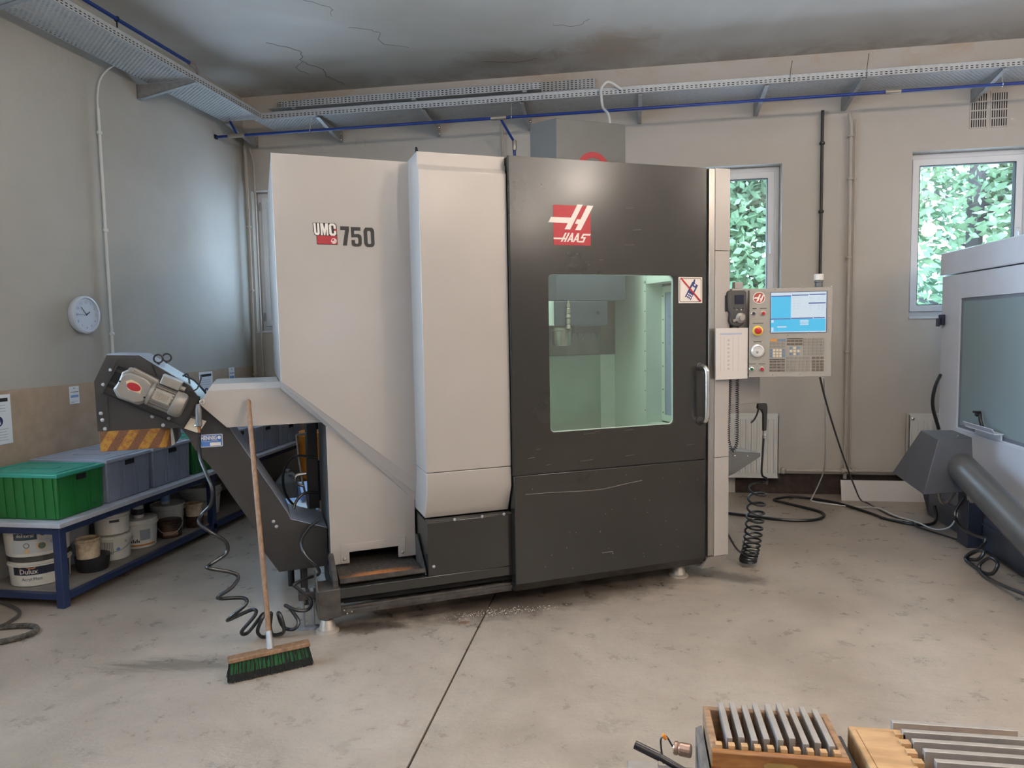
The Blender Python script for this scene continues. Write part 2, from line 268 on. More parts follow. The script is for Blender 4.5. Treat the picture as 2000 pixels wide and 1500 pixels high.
# ------------------------------------------------------------------ mesh builder
class MB:
    def __init__(self): self.v = []; self.f = []; self.sm = []
    def add(self, vs, fs):
        o = len(self.v); self.v += [tuple(p) for p in vs]; self.f += [tuple(i+o for i in t) for t in fs]; return self
    def box(self, x0, x1, y0, y1, z0, z1):
        return self.add([(x0,y0,z0),(x1,y0,z0),(x1,y1,z0),(x0,y1,z0),(x0,y0,z1),(x1,y0,z1),(x1,y1,z1),(x0,y1,z1)],
                        [(0,3,2,1),(4,5,6,7),(0,1,5,4),(1,2,6,5),(2,3,7,6),(3,0,4,7)])
    def obox(self, c, ax, ay, az, hx, hy, hz):
        c = Vector(c); ax = Vector(ax).normalized()*hx; ay = Vector(ay).normalized()*hy; az = Vector(az).normalized()*hz
        vs = [c+ax*a+ay*b+az*d for a, b, d in ((-1,-1,-1),(1,-1,-1),(1,1,-1),(-1,1,-1),(-1,-1,1),(1,-1,1),(1,1,1),(-1,1,1))]
        return self.add(vs, [(0,3,2,1),(4,5,6,7),(0,1,5,4),(1,2,6,5),(2,3,7,6),(3,0,4,7)])
    def prism(self, poly, a, b, axis='y'):
        n = len(poly)
        def P(p, t): return (p[0], t, p[1]) if axis == 'y' else ((t, p[0], p[1]) if axis == 'x' else (p[0], p[1], t))
        vs = [P(p, a) for p in poly]+[P(p, b) for p in poly]
        return self.add(vs, [tuple(range(n)), tuple(range(2*n-1, n-1, -1))]+[(i, i+n, (i+1) % n+n, (i+1) % n) for i in range(n)])
    def loft(self, A, B, caps=True):
        n = len(A); fs = [(i, (i+1) % n, (i+1) % n+n, i+n) for i in range(n)]
        if caps: fs += [tuple(range(n-1, -1, -1)), tuple(range(n, 2*n))]
        return self.add(list(A)+list(B), fs)
    def tube(self, pts, r, seg=8, closed=False, rs=None):
        pts = [Vector(p) for p in pts]; n = len(pts); T = []
        for i in range(n):
            a = pts[(i-1) % n] if (closed or i) else pts[0]; b = pts[(i+1) % n] if (closed or i < n-1) else pts[-1]
            T.append((b-a).normalized())
        nrm = T[0].orthogonal().normalized(); vs = []
        for i in range(n):
            nrm = nrm-T[i]*nrm.dot(T[i]); nrm = nrm.normalized() if nrm.length > 1e-6 else T[i].orthogonal().normalized(); bn = T[i].cross(nrm); rr = rs[i] if rs else r
            vs += [pts[i]+(nrm*math.cos(2*PI*k/seg)+bn*math.sin(2*PI*k/seg))*rr for k in range(seg)]
        fs = []
        for i in range(n if closed else n-1):
            j = (i+1) % n
            fs += [(i*seg+k, i*seg+(k+1) % seg, j*seg+(k+1) % seg, j*seg+k) for k in range(seg)]
        if not closed: fs += [tuple(range(seg-1, -1, -1)), tuple(range((n-1)*seg, n*seg))]
        return self.add(vs, fs)
    def lathe(self, prof, c=(0,0,0), ax=(0,0,1), seg=24):
        c = Vector(c); ax = Vector(ax).normalized(); e1 = ax.orthogonal().normalized(); e2 = ax.cross(e1); vs = []
        for rr, h in prof: vs += [c+ax*h+(e1*math.cos(2*PI*k/seg)+e2*math.sin(2*PI*k/seg))*rr for k in range(seg)]
        fs = []
        for i in range(len(prof)-1): fs += [(i*seg+k, i*seg+(k+1) % seg, (i+1)*seg+(k+1) % seg, (i+1)*seg+k) for k in range(seg)]
        fs += [tuple(range(seg-1, -1, -1)), tuple(range((len(prof)-1)*seg, len(prof)*seg))]
        return self.add(vs, fs)
    def cyl(self, p0, p1, r0, r1=None, seg=16):
        d = Vector(p1)-Vector(p0); return self.lathe([(r0, 0), (r0 if r1 is None else r1, d.length)], p0, d, seg)
    def ring(self, c, ax, R, r, seg=24, s2=8, a0=0, a1=2*PI):
        c = Vector(c); ax = Vector(ax).normalized(); e1 = ax.orthogonal().normalized(); e2 = ax.cross(e1); full = abs(a1-a0-2*PI) < 1e-6
        m = seg if full else seg+1
        return self.tube([c+(e1*math.cos(a0+(a1-a0)*k/seg)+e2*math.sin(a0+(a1-a0)*k/seg))*R for k in range(m)], r, s2, full)
    def plate(self, outer, holes, a, b, axis='y'):
        """flat plate with holes"""
        bm = bmesh.new(); es = []
        def P(p, t): return (p[0], t, p[1]) if axis == 'y' else ((t, p[0], p[1]) if axis == 'x' else (p[0], p[1], t))
        loops = [outer]+holes
        for lp in loops:
            vv = [bm.verts.new(P(p, a)) for p in lp]; es += [bm.edges.new((vv[i], vv[(i+1) % len(vv)])) for i in range(len(vv))]
        bmesh.ops.triangle_fill(bm, use_beauty=True, use_dissolve=False, edges=es)
        bm.verts.index_update(); base = [v.co.copy() for v in bm.verts]; tris = [tuple(v.index for v in q.verts) for q in bm.faces]; bm.free()
        n = len(base); k = {'x': 0, 'y': 1, 'z': 2}[axis]
        back = [Vector([b if i == k else p[i] for i in range(3)]) for p in base]
        fs = tris+[tuple(i+n for i in reversed(t)) for t in tris]; o = 0
        for lp in loops:
            m = len(lp); fs += [(o+i, o+(i+1) % m, n+o+(i+1) % m, n+o+i) for i in range(m)]; o += m
        return self.add(base+back, fs)
    def text(self, s, size, org, ux, uy, depth=0.0008, sx=1.0, shear=0.0, bold=0.0, warp=None, center=False):
        cu = bpy.data.curves.new('t', 'FONT'); cu.body = s; cu.size = size; cu.offset = bold; cu.shear = shear; cu.resolution_u = 3
        if center: cu.align_x = 'CENTER'
        ob = bpy.data.objects.new('t', cu); COL.objects.link(ob); dg = bpy.context.evaluated_depsgraph_get(); dg.update()
        me = bpy.data.meshes.new_from_object(ob.evaluated_get(dg)); bpy.data.objects.remove(ob); bpy.data.curves.remove(cu)
        ux = Vector(ux).normalized(); uy = Vector(uy).normalized(); nn = ux.cross(uy); org = Vector(org)
        co = [v.co.copy() for v in me.vertices]; fc = [tuple(p.vertices) for p in me.polygons]; bpy.data.meshes.remove(me)
        if warp: return self.add([warp(c.x*sx, c.y) for c in co], fc)
        return self.add([org+ux*c.x*sx+uy*c.y+nn*depth for c in co], fc)
    def build(self, name, material, parent=None, label=None, bevel=0.0, seg=2, smooth=True, ang=35, recalc=True, kind=None, mats=None):
        me = bpy.data.meshes.new(name); me.from_pydata([tuple(v) for v in self.v], [], self.f)
        if recalc:
            bm = bmesh.new(); bm.from_mesh(me); bmesh.ops.recalc_face_normals(bm, faces=bm.faces); bm.to_mesh(me); bm.free()
        me.update(); me.validate()
        me.materials.append(material)
        if smooth: me.shade_smooth(); me.set_sharp_from_angle(angle=math.radians(ang))
        o = bpy.data.objects.new(name, me); COL.objects.link(o)
        if parent is not None: o.parent = parent
        if label: o['label'] = label
        if kind: o['kind'] = kind
        if bevel: 
            m = o.modifiers.new('bevel', 'BEVEL'); m.width = bevel; m.segments = seg; m.limit_method = 'ANGLE'; m.angle_limit = math.radians(40)
        return o

def thing(name, label, cat, loc=(0,0,0), rz=0.0, group=None):
    o = bpy.data.objects.new(name, None); o.empty_display_size = 0.1; COL.objects.link(o); o.location = loc; o.rotation_euler = (0, 0, rz)
    o['label'] = label; o['category'] = cat
    if group: o['group'] = group
    return o
def tag(o, label, cat, group=None):
    o['label'] = label; o['category'] = cat
    if group: o['group'] = group
    return o
def struct(o): o['kind'] = 'structure'; return o
def copy_tree(o, parent=None):
    c = o.copy(); COL.objects.link(c); c.parent = parent
    for ch in list(o.children): copy_tree(ch, c)
    return c
def adopt(o, parent):
    M = Matrix.Translation(parent.location) @ parent.rotation_euler.to_matrix().to_4x4()
    o.data.transform(M.inverted()); o.parent = parent; return o
def spline(pts, n=8, closed=False):
    P = [Vector(p) for p in pts]; out = []; m = len(P)
    for i in range(m if closed else m-1):
        p1, p2 = P[i], P[(i+1) % m]; p0 = P[(i-1) % m] if (closed or i) else p1+(p1-p2); p3 = P[(i+2) % m] if (closed or i+2 < m) else p2+(p2-p1)
        for k in range(n):
            t = k/n; out.append(0.5*((2*p1)+(p2-p0)*t+(2*p0-5*p1+4*p2-p3)*t*t+(3*p1-p0-3*p2+p3)*t**3))
    if not closed: out.append(P[-1])
    return out
def rrect(x0, x1, z0, z1, r, n=5):
    out = []
    for cx, cz, a in ((x1-r, z0+r, -PI/2), (x1-r, z1-r, 0), (x0+r, z1-r, PI/2), (x0+r, z0+r, PI)):
        out += [(cx+r*math.cos(a+PI/2*k/n), cz+r*math.sin(a+PI/2*k/n)) for k in range(n+1)]
    return out
def circ(cx, cz, r, n=24): return [(cx+r*math.cos(2*PI*k/n), cz+r*math.sin(2*PI*k/n)) for k in range(n)]
def coil(path, R, turns, per=14, taper=None):
    P = spline(path, 12); L = [0.0]
    for i in range(1, len(P)): L.append(L[-1]+(P[i]-P[i-1]).length)
    n = int(turns*per); out = []; nrm = (P[1]-P[0]).orthogonal().normalized(); j = 0
    for k in range(n+1):
        s = L[-1]*k/n
        while j < len(P)-2 and L[j+1] < s: j += 1
        t = (s-L[j])/max(1e-9, L[j+1]-L[j]); p = P[j].lerp(P[j+1], t); T = (P[j+1]-P[j]).normalized()
        nrm = (nrm-T*nrm.dot(T)).normalized(); bn = T.cross(nrm); a = 2*PI*turns*k/n; rr = R*(taper(k/n) if taper else 1)
        out.append(p+(nrm*math.cos(a)+bn*math.sin(a))*rr)
    return out

# ================================================================== THE ROOM
XL, YB, ZC = -3.93, 7.0, 4.03
XR, YF = 7.6, -5.0
fl = thing('floor', '', ''); del fl['label']; del fl['category']; struct(fl)
MB().box(XL-0.3, XR+0.3, YF-0.3, YB+0.3, -0.12, -0.012).build('joint_filler', mat('joint_dark', (58, 50, 44), 0.9), fl)
JX = -0.81
MB().box(XL-0.3, JX-0.005, YF-0.3, YB+0.3, -0.011, 0.0).build('concrete_slab', MC['concrete'], fl)
MB().box(JX+0.005, XR+0.3, YF-0.3, YB+0.3, -0.011, 0.0).build('concrete_slab', MC['concrete'], fl)
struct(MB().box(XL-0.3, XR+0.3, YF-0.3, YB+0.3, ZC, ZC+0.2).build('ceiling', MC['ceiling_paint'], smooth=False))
rdc = random.Random(21); ck = MB()
def crack(pts, r_=.0022):
    q = []
    for p in spline([(x, y, ZC) for x, y in pts], 6): q.append((p.x+rdc.uniform(-.012, .012), p.y+rdc.uniform(-.012, .012), ZC-.0005))
    ck.tube(q, r_, 4)
crack([(-2.98, 5.75), (-2.80, 5.98), (-2.88, 6.2), (-2.79, 6.4), (-2.82, 6.6), (-2.74, 6.85)]); crack([(-2.88, 6.2), (-3.0, 6.35), (-2.97, 6.5)], .0014); crack([(-2.2, 5.6), (-2.0, 5.75), (-2.05, 5.95), (-1.85, 6.1)], .0016)
crack([(-2.35, 5.1), (-2.2, 5.25), (-2.25, 5.4)], .0015); crack([(-1.3, 6.55), (-1.0, 6.62), (-.8, 6.58)], .0018); crack([(-.6, 5.9), (-.4, 5.95), (-.3, 5.85)], .0015)
ck.build('crack', mat('crack_dark', (92, 84, 76), .9), bpy.data.objects['ceiling'], kind='stuff')
WIN = [(-3.87, -2.87, 1.63, 3.08), (0.42, 1.40, 1.65, 3.08), (2.51, 3.52, 1.65, 3.12)]
outer = [(XL-0.3, -0.1), (XR+0.3, -0.1), (XR+0.3, ZC), (XL-0.3, ZC)]
struct(MB().plate(outer, [[(a, c), (b, c), (b, d), (a, d)] for a, b, c, d in WIN], YB, YB+0.30).build('wall_back', MC['plaster_back'], smooth=False))
ow = (-1.2, 3.3, 0.9, 3.3)   # opening added in the left wall, out of view, to let in daylight fill
struct(MB().plate([(YF-0.3, -0.1), (YB, -0.1), (YB, ZC), (YF-0.3, ZC)], [[(ow[0], ow[2]), (ow[1], ow[2]), (ow[1], ow[3]), (ow[0], ow[3])]], XL, XL-0.3, 'x').build('wall_left', MC['plaster_left'], smooth=False))
struct(MB().box(XR, XR+0.2, YF, YB, -0.1, ZC).build('wall_right', MC['plaster_back'], smooth=False))
struct(MB().plate([(XL, -.1), (XR, -.1), (XR, ZC), (XL, ZC)], [[(4.05, 1.3), (4.95, 1.3), (4.95, 2.3), (4.05, 2.3)]], YF, YF-0.2).build('wall_front', MC['plaster_back'], smooth=False))
bb = MB().box(1.0, XR, YB-0.012, YB, 0, 0.19)
struct(bb.build('baseboard_back', baseb, smooth=False))

def window(n, a, b, c, d, sash=True, yo=0.13):
    root = bpy.data.objects.new('window_%d' % n, None); COL.objects.link(root); root.location = ((a+b)/2, YB+yo, c); struct(root)
    x0, x1, z1 = a-(a+b)/2, b-(a+b)/2, d-c
    MB().plate([(x0, 0), (x1, 0), (x1, z1), (x0, z1)], [[(x0+.055, .055), (x1-.055, .055), (x1-.055, z1-.055), (x0+.055, z1-.055)]], 0, 0.07).build('window_frame', upvc, root, bevel=0.004)
    a0, a1, b0, b1 = x0+.045, x1-.045, .045, z1-.045
    s = MB().plate([(a0, b0), (a1, b0), (a1, b1), (a0, b1)], [[(a0+.06, b0+.06), (a1-.06, b0+.06), (a1-.06, b1-.06), (a0+.06, b1-.06)]], -0.018, 0.05).build('sash', upvc, root, bevel=0.005)
    MB().plate([(a0+.058, b0+.058), (a1-.058, b0+.058), (a1-.058, b1-.058), (a0+.058, b1-.058)], [[(a0+.066, b0+.066), (a1-.066, b0+.066), (a1-.066, b1-.066), (a0+.066, b1-.066)]], -0.012, 0.04).build('gasket', blackp, s)
    MB().box(a0+.06, a1-.06, 0.012, 0.018, b0+.06, b1-.06).build('pane', MC['window_glass'], root)
    for zz in (b0+.06, b1-.14): MB().cyl((a0-.012, -0.02, zz), (a0-.012, -0.02, zz+.085), 0.009).build('hinge', galv, root)
    MB().box(a1-.05, a1-.02, -0.03, -0.018, z1/2-.04, z1/2+.04).box(a1-.043, a1-.027, -0.055, -0.03, z1/2-.1, z1/2+.012).build('window_handle', upvc, root, bevel=0.003)
    MB().box(x0-.0, x1+.0, -yo-0.015, 0, -0.02, 0.0).build('window_sill', sillm, root, bevel=0.003)
    return root
for i, (a, b, c, d) in enumerate(WIN): window(i+1, a, b, c, d)
# unseen big window added in the left wall for cool daylight fill
root = bpy.data.objects.new('window_4', None); COL.objects.link(root); root.location = (XL-0.15, 1.05, 0.9); struct(root)
MB().plate([(-2.25, 0), (2.25, 0), (2.25, 2.4), (-2.25, 2.4)], [[(-2.18, .07), (-.035, .07), (-.035, 2.33), (-2.18, 2.33)], [(.035, .07), (2.18, .07), (2.18, 2.33), (.035, 2.33)]], -0.035, 0.035, 'x').build('window_frame', upvc, root)
for s in (-2.18, .035): MB().box(-.004, .004, s, s+2.145, .07, 2.33).build('pane', MC['window_glass'], root)

root = bpy.data.objects.new('window_5', None); COL.objects.link(root); root.location = (4.5, YF-.1, 1.3); struct(root)
MB().plate([(-.45, 0), (.45, 0), (.45, 1.0), (-.45, 1.0)], [[(-.38, .07), (.38, .07), (.38, .93), (-.38, .93)]], -.03, .03).build('window_frame', upvc, root)
MB().box(-.38, .38, -.004, .004, .07, .93).build('pane', MC['window_glass'], root)

# lamps (out of view, they light the hall)
for i, (lx, ly) in enumerate(LAMPS):
    t = thing('ceiling_lamp', 'round white ceiling lamp hanging in the hall in front of the machines', 'lamp', (lx, ly, 3.56), 0, 'ceiling lamps')
    MB().lathe([(.20, .04), (.17, .06), (.05, .085), (.03, .087), (.03, .47)], (0, 0, 0), (0, 0, 1), 24).build('shade', upvc, t)

# ------------------------------------------------------------------ trees outside
def tree(x, y, h, cr, n, label, seed):
    rd = random.Random(seed); t = thing('tree', label, 'tree', (x, y, -0.3), 0, 'trees outside the windows')
    br = MB(); br.tube(spline([(0, 0, 0), (.08, .05, h*.3), (-.05, 0, h*.6), (.05, .1, h)], 5), .1, 8, rs=None)
    tips = []
    for k in range(26):
        z0 = h*rd.uniform(.25, .95); a = rd.uniform(0, 2*PI); l = cr*rd.uniform(.5, 1.0)
        e = Vector((math.cos(a)*l, math.sin(a)*l*.6, z0+rd.uniform(-.2, .7))); m_ = Vector((math.cos(a)*l*.5, math.sin(a)*l*.3, z0+.25))
        br.tube(spline([(0, 0, z0), m_, e], 4), .02, 5); tips += [m_, e, (m_+e)/2]
    br.build('trunk', bark, t)
    lf = MB(); 
    for k in range(n):
        b = rd.choice(tips); p = b+Vector((rd.gauss(0, .38), rd.gauss(0, .25), rd.gauss(0, .34))); s = rd.uniform(.045, .085)
        d = Vector((rd.uniform(-1, 1), rd.uniform(-1, 1), rd.uniform(-.8, .3))).normalized(); e = d.orthogonal().normalized(); e = (e*math.cos(k)+d.cross(e)*math.sin(k))
        lf.add([p, p+d*s+e*s*.55, p+d*s*2.1, p+d*s-e*s*.55], [(0, 1, 2), (0, 2, 3)])
    lf.build('foliage', leafm, t, kind='stuff', smooth=False, recalc=False)
tree(4.3, 9.8, 4.6, 1.9, 13000, 'leafy green tree outside the right-hand window above the second machine', 3)
tree(1.1, 9.5, 4.4, 1.3, 11000, 'leafy green tree outside the window behind the control pendant', 5)
tree(-4.2, 10.6, 4.8, 1.8, 4500, 'leafy green tree outside the narrow window by the left corner', 9)

# ------------------------------------------------------------------ wall items
t = thing('wall_board', 'brown fibreboard splash panel along the left wall behind the crates', 'panel', (XL+0.008, 5.3, 0.5))
MB().box(-0.008, 0.008, -4.3, -0.2505, 0, 0.765).build('board_sheet', board, t)
MB().box(-0.008, 0.008, -0.247, 1.695, 0, 0.765).build('board_sheet', board, t)
tag(MB().box(-3.905, -2.6, YB-0.018, YB-0.001, 0.5, 1.14).build('wall_board', board), 'brown fibreboard panel on the back wall behind the conveyor', 'panel')

def poster(name, y0, y1, z0, z1, label, big, mark=True):
    t = thing(name, label, 'poster', (XL+0.018, (y0+y1)/2, z0)); hw = (y1-y0)/2; h = z1-z0
    MB().box(-.0015, .0015, -hw, hw, 0, h).build('sheet', paper, t)
    if big:
        MB().box(.0016, .0022, -hw+.02, hw-.02, h-.045, h-.022).build('heading', ink, t)
        m = MB(); rr = hw*.34; m.lathe([(rr, 0), (rr, .0006)], (.0016, 0, h*.47), (1, 0, 0), 24); m.build('round_mark', navy, t)
        MB().prism([(-rr*.15, h*.47+rr*.6), (rr*.15, h*.47+rr*.6), (rr*.5, h*.47-rr*.6), (rr*.2, h*.47-rr*.6), (0, h*.47+rr*.1), (-rr*.2, h*.47-rr*.6), (-rr*.5, h*.47-rr*.6)], .0023, .0028, 'x').build('arrow_mark', paper, t)
        m = MB()
        for k in range(5): m.box(.0016, .002, -hw+.025, hw-.03-.01*(k % 2), h*.30-k*h*.055, h*.31-k*h*.055)
        for k in range(3): m.box(.0016, .002, -hw+.025, hw-.04, h*.78-k*h*.06, h*.79-k*h*.06)
        m.build('print', greytxt, t, kind='stuff')
    else:
        MB().prism([(0, h*.92), (hw*.25, h*.86), (hw*.12, h*.86), (0, h*.89), (-hw*.12, h*.86), (-hw*.25, h*.86)], .0016, .0022, 'x').build('arrow_mark', ink, t)
        MB().box(.0016, .0022, -hw*.8, hw*.85, h*.66, h*.69).build('heading', ink, t)
        m = MB(); m.box(.0016, .002, -hw*.8, hw*.8, h*.36, h*.5); m.build('print', blueprint, t)
        m = MB(); m.box(.0016, .002, -hw*.8, hw*.7, h*.13, h*.15); m.box(.0016, .002, -hw*.8, -hw*.1, h*.06, h*.09); m.build('footer', greytxt, t, kind='stuff')
poster('notice_sheet', 3.76, 3.955, 0.93, 1.245, 'large white notice sheet with round blue mark at the left picture edge', True)
poster('notice_card', 4.445, 4.535, 1.125, 1.25, 'narrow white notice card on the board left of the conveyor head', False)
poster('notice_sheet', 5.99, 6.205, 0.90, 1.255, 'white notice sheet with round blue mark just behind the conveyor head', True)
poster('notice_card', 6.49, 6.59, 1.10, 1.27, 'narrow white notice card on the board near the room corner', False)

t = thing('wall_clock', 'round white wall clock on the left wall', 'clock', (XL, 4.625, 1.76), 0)
MB().lathe([(.128, 0), (.135, .012), (.138, .035), (.134, .045), (.122, .05), (.118, .044), (.118, .04)], (0, 0, 0), (1, 0, 0), 48).build('case', mat('clock_white', (208, 216, 228), 0.35), t)
MB().lathe([(.117, .0405), (.117, .0412)], (0, 0, 0), (1, 0, 0), 40).build('dial', mat('dial', (206, 216, 232), 0.5), t)
nm = MB()
for k in range(1, 13):
    a = PI/2-k*PI/6; nm.text(str(k), .026, (.0416, math.cos(a)*.092, math.sin(a)*.092-.009), (0, 1, 0), (0, 0, 1), center=True)
nm_ = None; nm.build('numerals', mat('numeral_grey', (130, 132, 156), 0.6), t, recalc=False, kind='stuff')
for nme, a, l, wd in (('minute_hand', PI/2+.72, .072, .004), ('hour_hand', PI/2-1.02, .038, .007), ('second_hand', PI-.05, .085, .002)):
    d = Vector((0, math.cos(a), math.sin(a))); MB().obox(Vector((.044, 0, 0))+d*l*.45, d, (1, 0, 0), d.cross(Vector((1, 0, 0))), l*.55, .0008, wd/2).build(nme, ink if nme != 'second_hand' else greytxt, t)

def conduit(name, label, pts, rad, m, clips, cat='pipe'):
    t = thing(name, label, cat, pts[0]); o = Vector(pts[0])
    MB().tube([Vector(p)-o for p in pts], rad, 10).build('pipe_run', m, t)
    for c, ax, r2 in clips: MB().lathe([(rad*1.5, -.012), (rad*1.7, -.008), (rad*1.7, .008), (rad*1.5, .012)], Vector(c)-o, ax, 12).build('clip', m, t)
    return t
# left wall cable conduit with its bend
t = conduit('cable_conduit', 'thin white cable conduit running down the left wall beside the clock', [(XL+.03, 4.885, 1.25), (XL+.03, 4.885, 3.30)], .011, pvc,
    [((XL+.03, 4.885, 3.12), (0, 0, 1), 0), ((XL+.03, 4.885, 2.4), (0, 0, 1), 0), ((XL+.03, 4.885, 1.62), (0, 0, 1), 0)])
MB().tube([Vector(p)-Vector((XL+.03, 4.885, 1.25)) for p in spline([(XL+.03, 4.885, 3.29), (XL+.03, 4.885, 3.38), (XL+.035, 4.92, 3.52), (XL+.06, 5.0, 3.63), (XL+.12, 5.06, 3.68), (XL+.2, 5.07, 3.69)], 6)], .0065, 8).build('cable', pvc, t)
conduit('heating_pipe', 'pale painted heating pipe in the left back corner', [(-3.86, 6.90, 0.5), (-3.86, 6.90, 3.40), (-3.88, 6.93, 3.52)], .016, pipe_p, [((-3.86, 6.90, z), (0, 0, 1), 0) for z in (1.18, 2.05, 2.7)])
conduit('heating_pipe', 'thin pale pipe beside the corner pipe at the first window', [(-3.80, 6.95, 1.0), (-3.80, 6.95, 3.35), (-3.84, 6.95, 3.5)], .010, pipe_p, [((-3.80, 6.95, 1.2), (0, 0, 1), 0)])
conduit('heating_pipe', 'pale vertical heating pipe right of the control pendant', [(1.975, 6.95, 0.16), (1.975, 6.95, 3.38), (1.955, 6.94, 3.47)], .016, pipe_p, [((1.975, 6.95, z), (0, 0, 1), 0) for z in (3.28, 2.9, 2.2, 1.34)])
conduit('heating_pipe', 'thin pale pipe beside the vertical heating pipe', [(2.02, 6.965, 0.2), (2.02, 6.965, 3.42)], .009, pipe_p, [((2.02, 6.965, 2.9), (0, 0, 1), 0)])
conduit('heating_pipe', 'thin pale vertical pipe seen above the machine roof', [(-1.2, 6.95, 1.8), (-1.2, 6.95, 3.6)], .012, pipe_p, [((-1.2, 6.95, 3.2), (0, 0, 1), 0)])
conduit('cable_conduit', 'black vertical cable conduit on the back wall above the pendant', [(1.735, 6.965, 1.3), (1.735, 6.965, 3.52)], .014, blackp, [((1.735, 6.965, z), (0, 0, 1), 0) for z in (3.23, 2.62, 1.95)])
t = conduit('heating_pipe', 'pale horizontal heating pipe between the two radiators', [(1.40, 6.93, 0.235), (2.50, 6.93, 0.235)], .015, pipe_p, [((1.95, 6.93, .235), (1, 0, 0), 0), ((2.04, 6.93, .235), (1, 0, 0), 0)])
for x in (1.42, 2.44): MB().lathe([(.018, 0), (.024, .01), (.024, .045), (.015, .055)], (x-1.40, -.01, -.03), (0, 0, 1), 12).build('valve', pipe_p, t)

# vent grilles
for i, (x, lab) in enumerate(((3.03, 'left slotted vent grille high on the back wall'), (3.195, 'right slotted vent grille high on the back wall'))):
    t = thing('vent_grille', lab, 'vent', (x, YB-.004, 3.30), 0)
    MB().box(-.062, .078, -.002, .003, -.01, .30).build('grille_plate', MC['plaster_back'], t)
    for rr in range(4):
        for k in range(7): MB().box(-.05+k*.0185, -.042+k*.0185, -.003, -.001, rr*.074, rr*.074+.062).build('slot', gap, t)

# ------------------------------------------------------------------ cable trays
def tray_lip(mb, *a): return mb.box(*a)
t = thing('cable_tray', 'long perforated cable tray on brackets along the back wall', 'cable tray', (0, 0, 0))
MB().box(XL+.42, 7.5, 6.46, 6.86, 3.630, 3.6315).build('tray_floor', MC['perf_x'], t)
MB().box(XL+.5, 7.5, 6.459, 6.4605, 3.630, 3.690).build('tray_lip', MC['perf_lip_x'], t); MB().box(XL+.42, 7.5, 6.859, 6.8605, 3.630, 3.690).build('tray_lip', MC['perf_lip_x'], t)
MB().tube([(XL+.5, 6.46, 3.6905), (7.5, 6.46, 3.6905)], .0025, 6).tube([(XL+.5, 6.4585, 3.630), (7.5, 6.4585, 3.630)], .0022, 6).build('rolled_edge', galv, t)
for x in (-3.80, -2.88, -1.86, -0.95, 0.09, 1.14, 1.90, 2.97, 4.0):
    m = MB(); m.prism([(6.45, 3.628), (6.995, 3.628), (6.995, 3.515), (6.97, 3.515), (6.45, 3.608)], x, x+.003, 'x').prism([(6.45, 3.612), (6.45, 3.606), (6.97, 3.512), (6.97, 3.518)], x, x+.035, 'x').box(x, x+.035, 6.99, 6.998, 3.512, 3.628)
    b = m.build('bracket', galv, t)
    for z in (3.54, 3.60): MB().lathe([(.010, 0), (.010, .006), (.005, .009)], (x+.018, 6.99, z), (0, -1, 0), 6).build('bolt', chrome, b)
t = thing('cable_tray', 'perforated cable tray on brackets along the left wall', 'cable tray', (0, 0, 0))
MB().box(XL+.11, -3.43, 1.0, 6.46, 3.632, 3.6335).build('tray_floor', MC['perf_y'], t)
MB().box(-3.4305, -3.429, 1.0, 6.50, 3.632, 3.692).build('tray_lip', MC['perf_lip_y'], t); MB().box(XL+.1095, XL+.111, 1.0, 6.46, 3.632, 3.692).build('tray_lip', MC['perf_lip_y'], t)
MB().tube([(-3.43, 1, 3.6925), (-3.43, 6.5, 3.6925)], .0025, 6).tube([(-3.4285, 1, 3.632), (-3.4285, 6.5, 3.632)], .0022, 6).build('rolled_edge', galv, t)
for y in (2.25, 3.83, 5.37):
    m = MB(); m.prism([(XL+.005, 3.630), (-3.41, 3.630), (-3.41, 3.612), (XL+.03, 3.52), (XL+.005, 3.52)], y, y+.003, 'y').prism([(-3.41, 3.616), (-3.41, 3.610), (XL+.03, 3.516), (XL+.03, 3.522)], y, y+.035, 'y').box(XL+.002, XL+.008, y, y+.035, 3.515, 3.63)
    b = m.build('bracket', galv, t)
    for z in (3.54, 3.61): MB().lathe([(.009, 0), (.009, .005), (.004, .008)], (XL+.008, y+.018, z), (1, 0, 0), 6).build('bolt', chrome, b)
# two raised trays in the corner
t = thing('cable_tray', 'raised short perforated tray above the back wall tray', 'cable tray')
MB().box(-3.45, -.78, 6.62, 6.93, 3.775, 3.7765).build('tray_floor', MC['perf_x'], t)
MB().box(-3.28, -.78, 6.619, 6.6205, 3.775, 3.835).build('tray_lip', MC['perf_up'], t); MB().tube([(-3.28, 6.62, 3.836), (-.78, 6.62, 3.836)], .0025, 6).build('rolled_edge', galv, t)
for x in (-3.2, -2.0, -.95): MB().box(x, x+.04, 6.62, 6.998, 3.755, 3.774).build('bracket', galv, t)
t = thing('cable_tray', 'raised perforated tray upright against the back wall below the ceiling', 'cable tray')
MB().box(-3.5, -.30, 6.955, 6.9565, 3.845, 3.945).build('tray_floor', MC['perf_up'], t)
MB().box(-3.5, -.30, 6.90, 6.9565, 3.843, 3.8445).build('tray_lip', galv, t); MB().box(-3.5, -.30, 6.8985, 6.90, 3.80, 3.8445).build('edge_strip', galv, t)
for x in (-3.2, -2.0, -.5): MB().box(x, x+.03, 6.957, 6.998, 3.86, 3.93).build('bracket', galv, t)
for x, h in ((1.33, .10), (1.93, .11)):
    tag(MB().tube([(x, 6.40, 3.60), (x+.01, 6.42, 3.70), (x+.03, 6.45, 3.70+h)], .0022, 6).build('cable_tie', blackp), 'black cable tie tail sticking up from the tray, '+('left one' if x < 1.5 else 'right one'), 'cable tie')

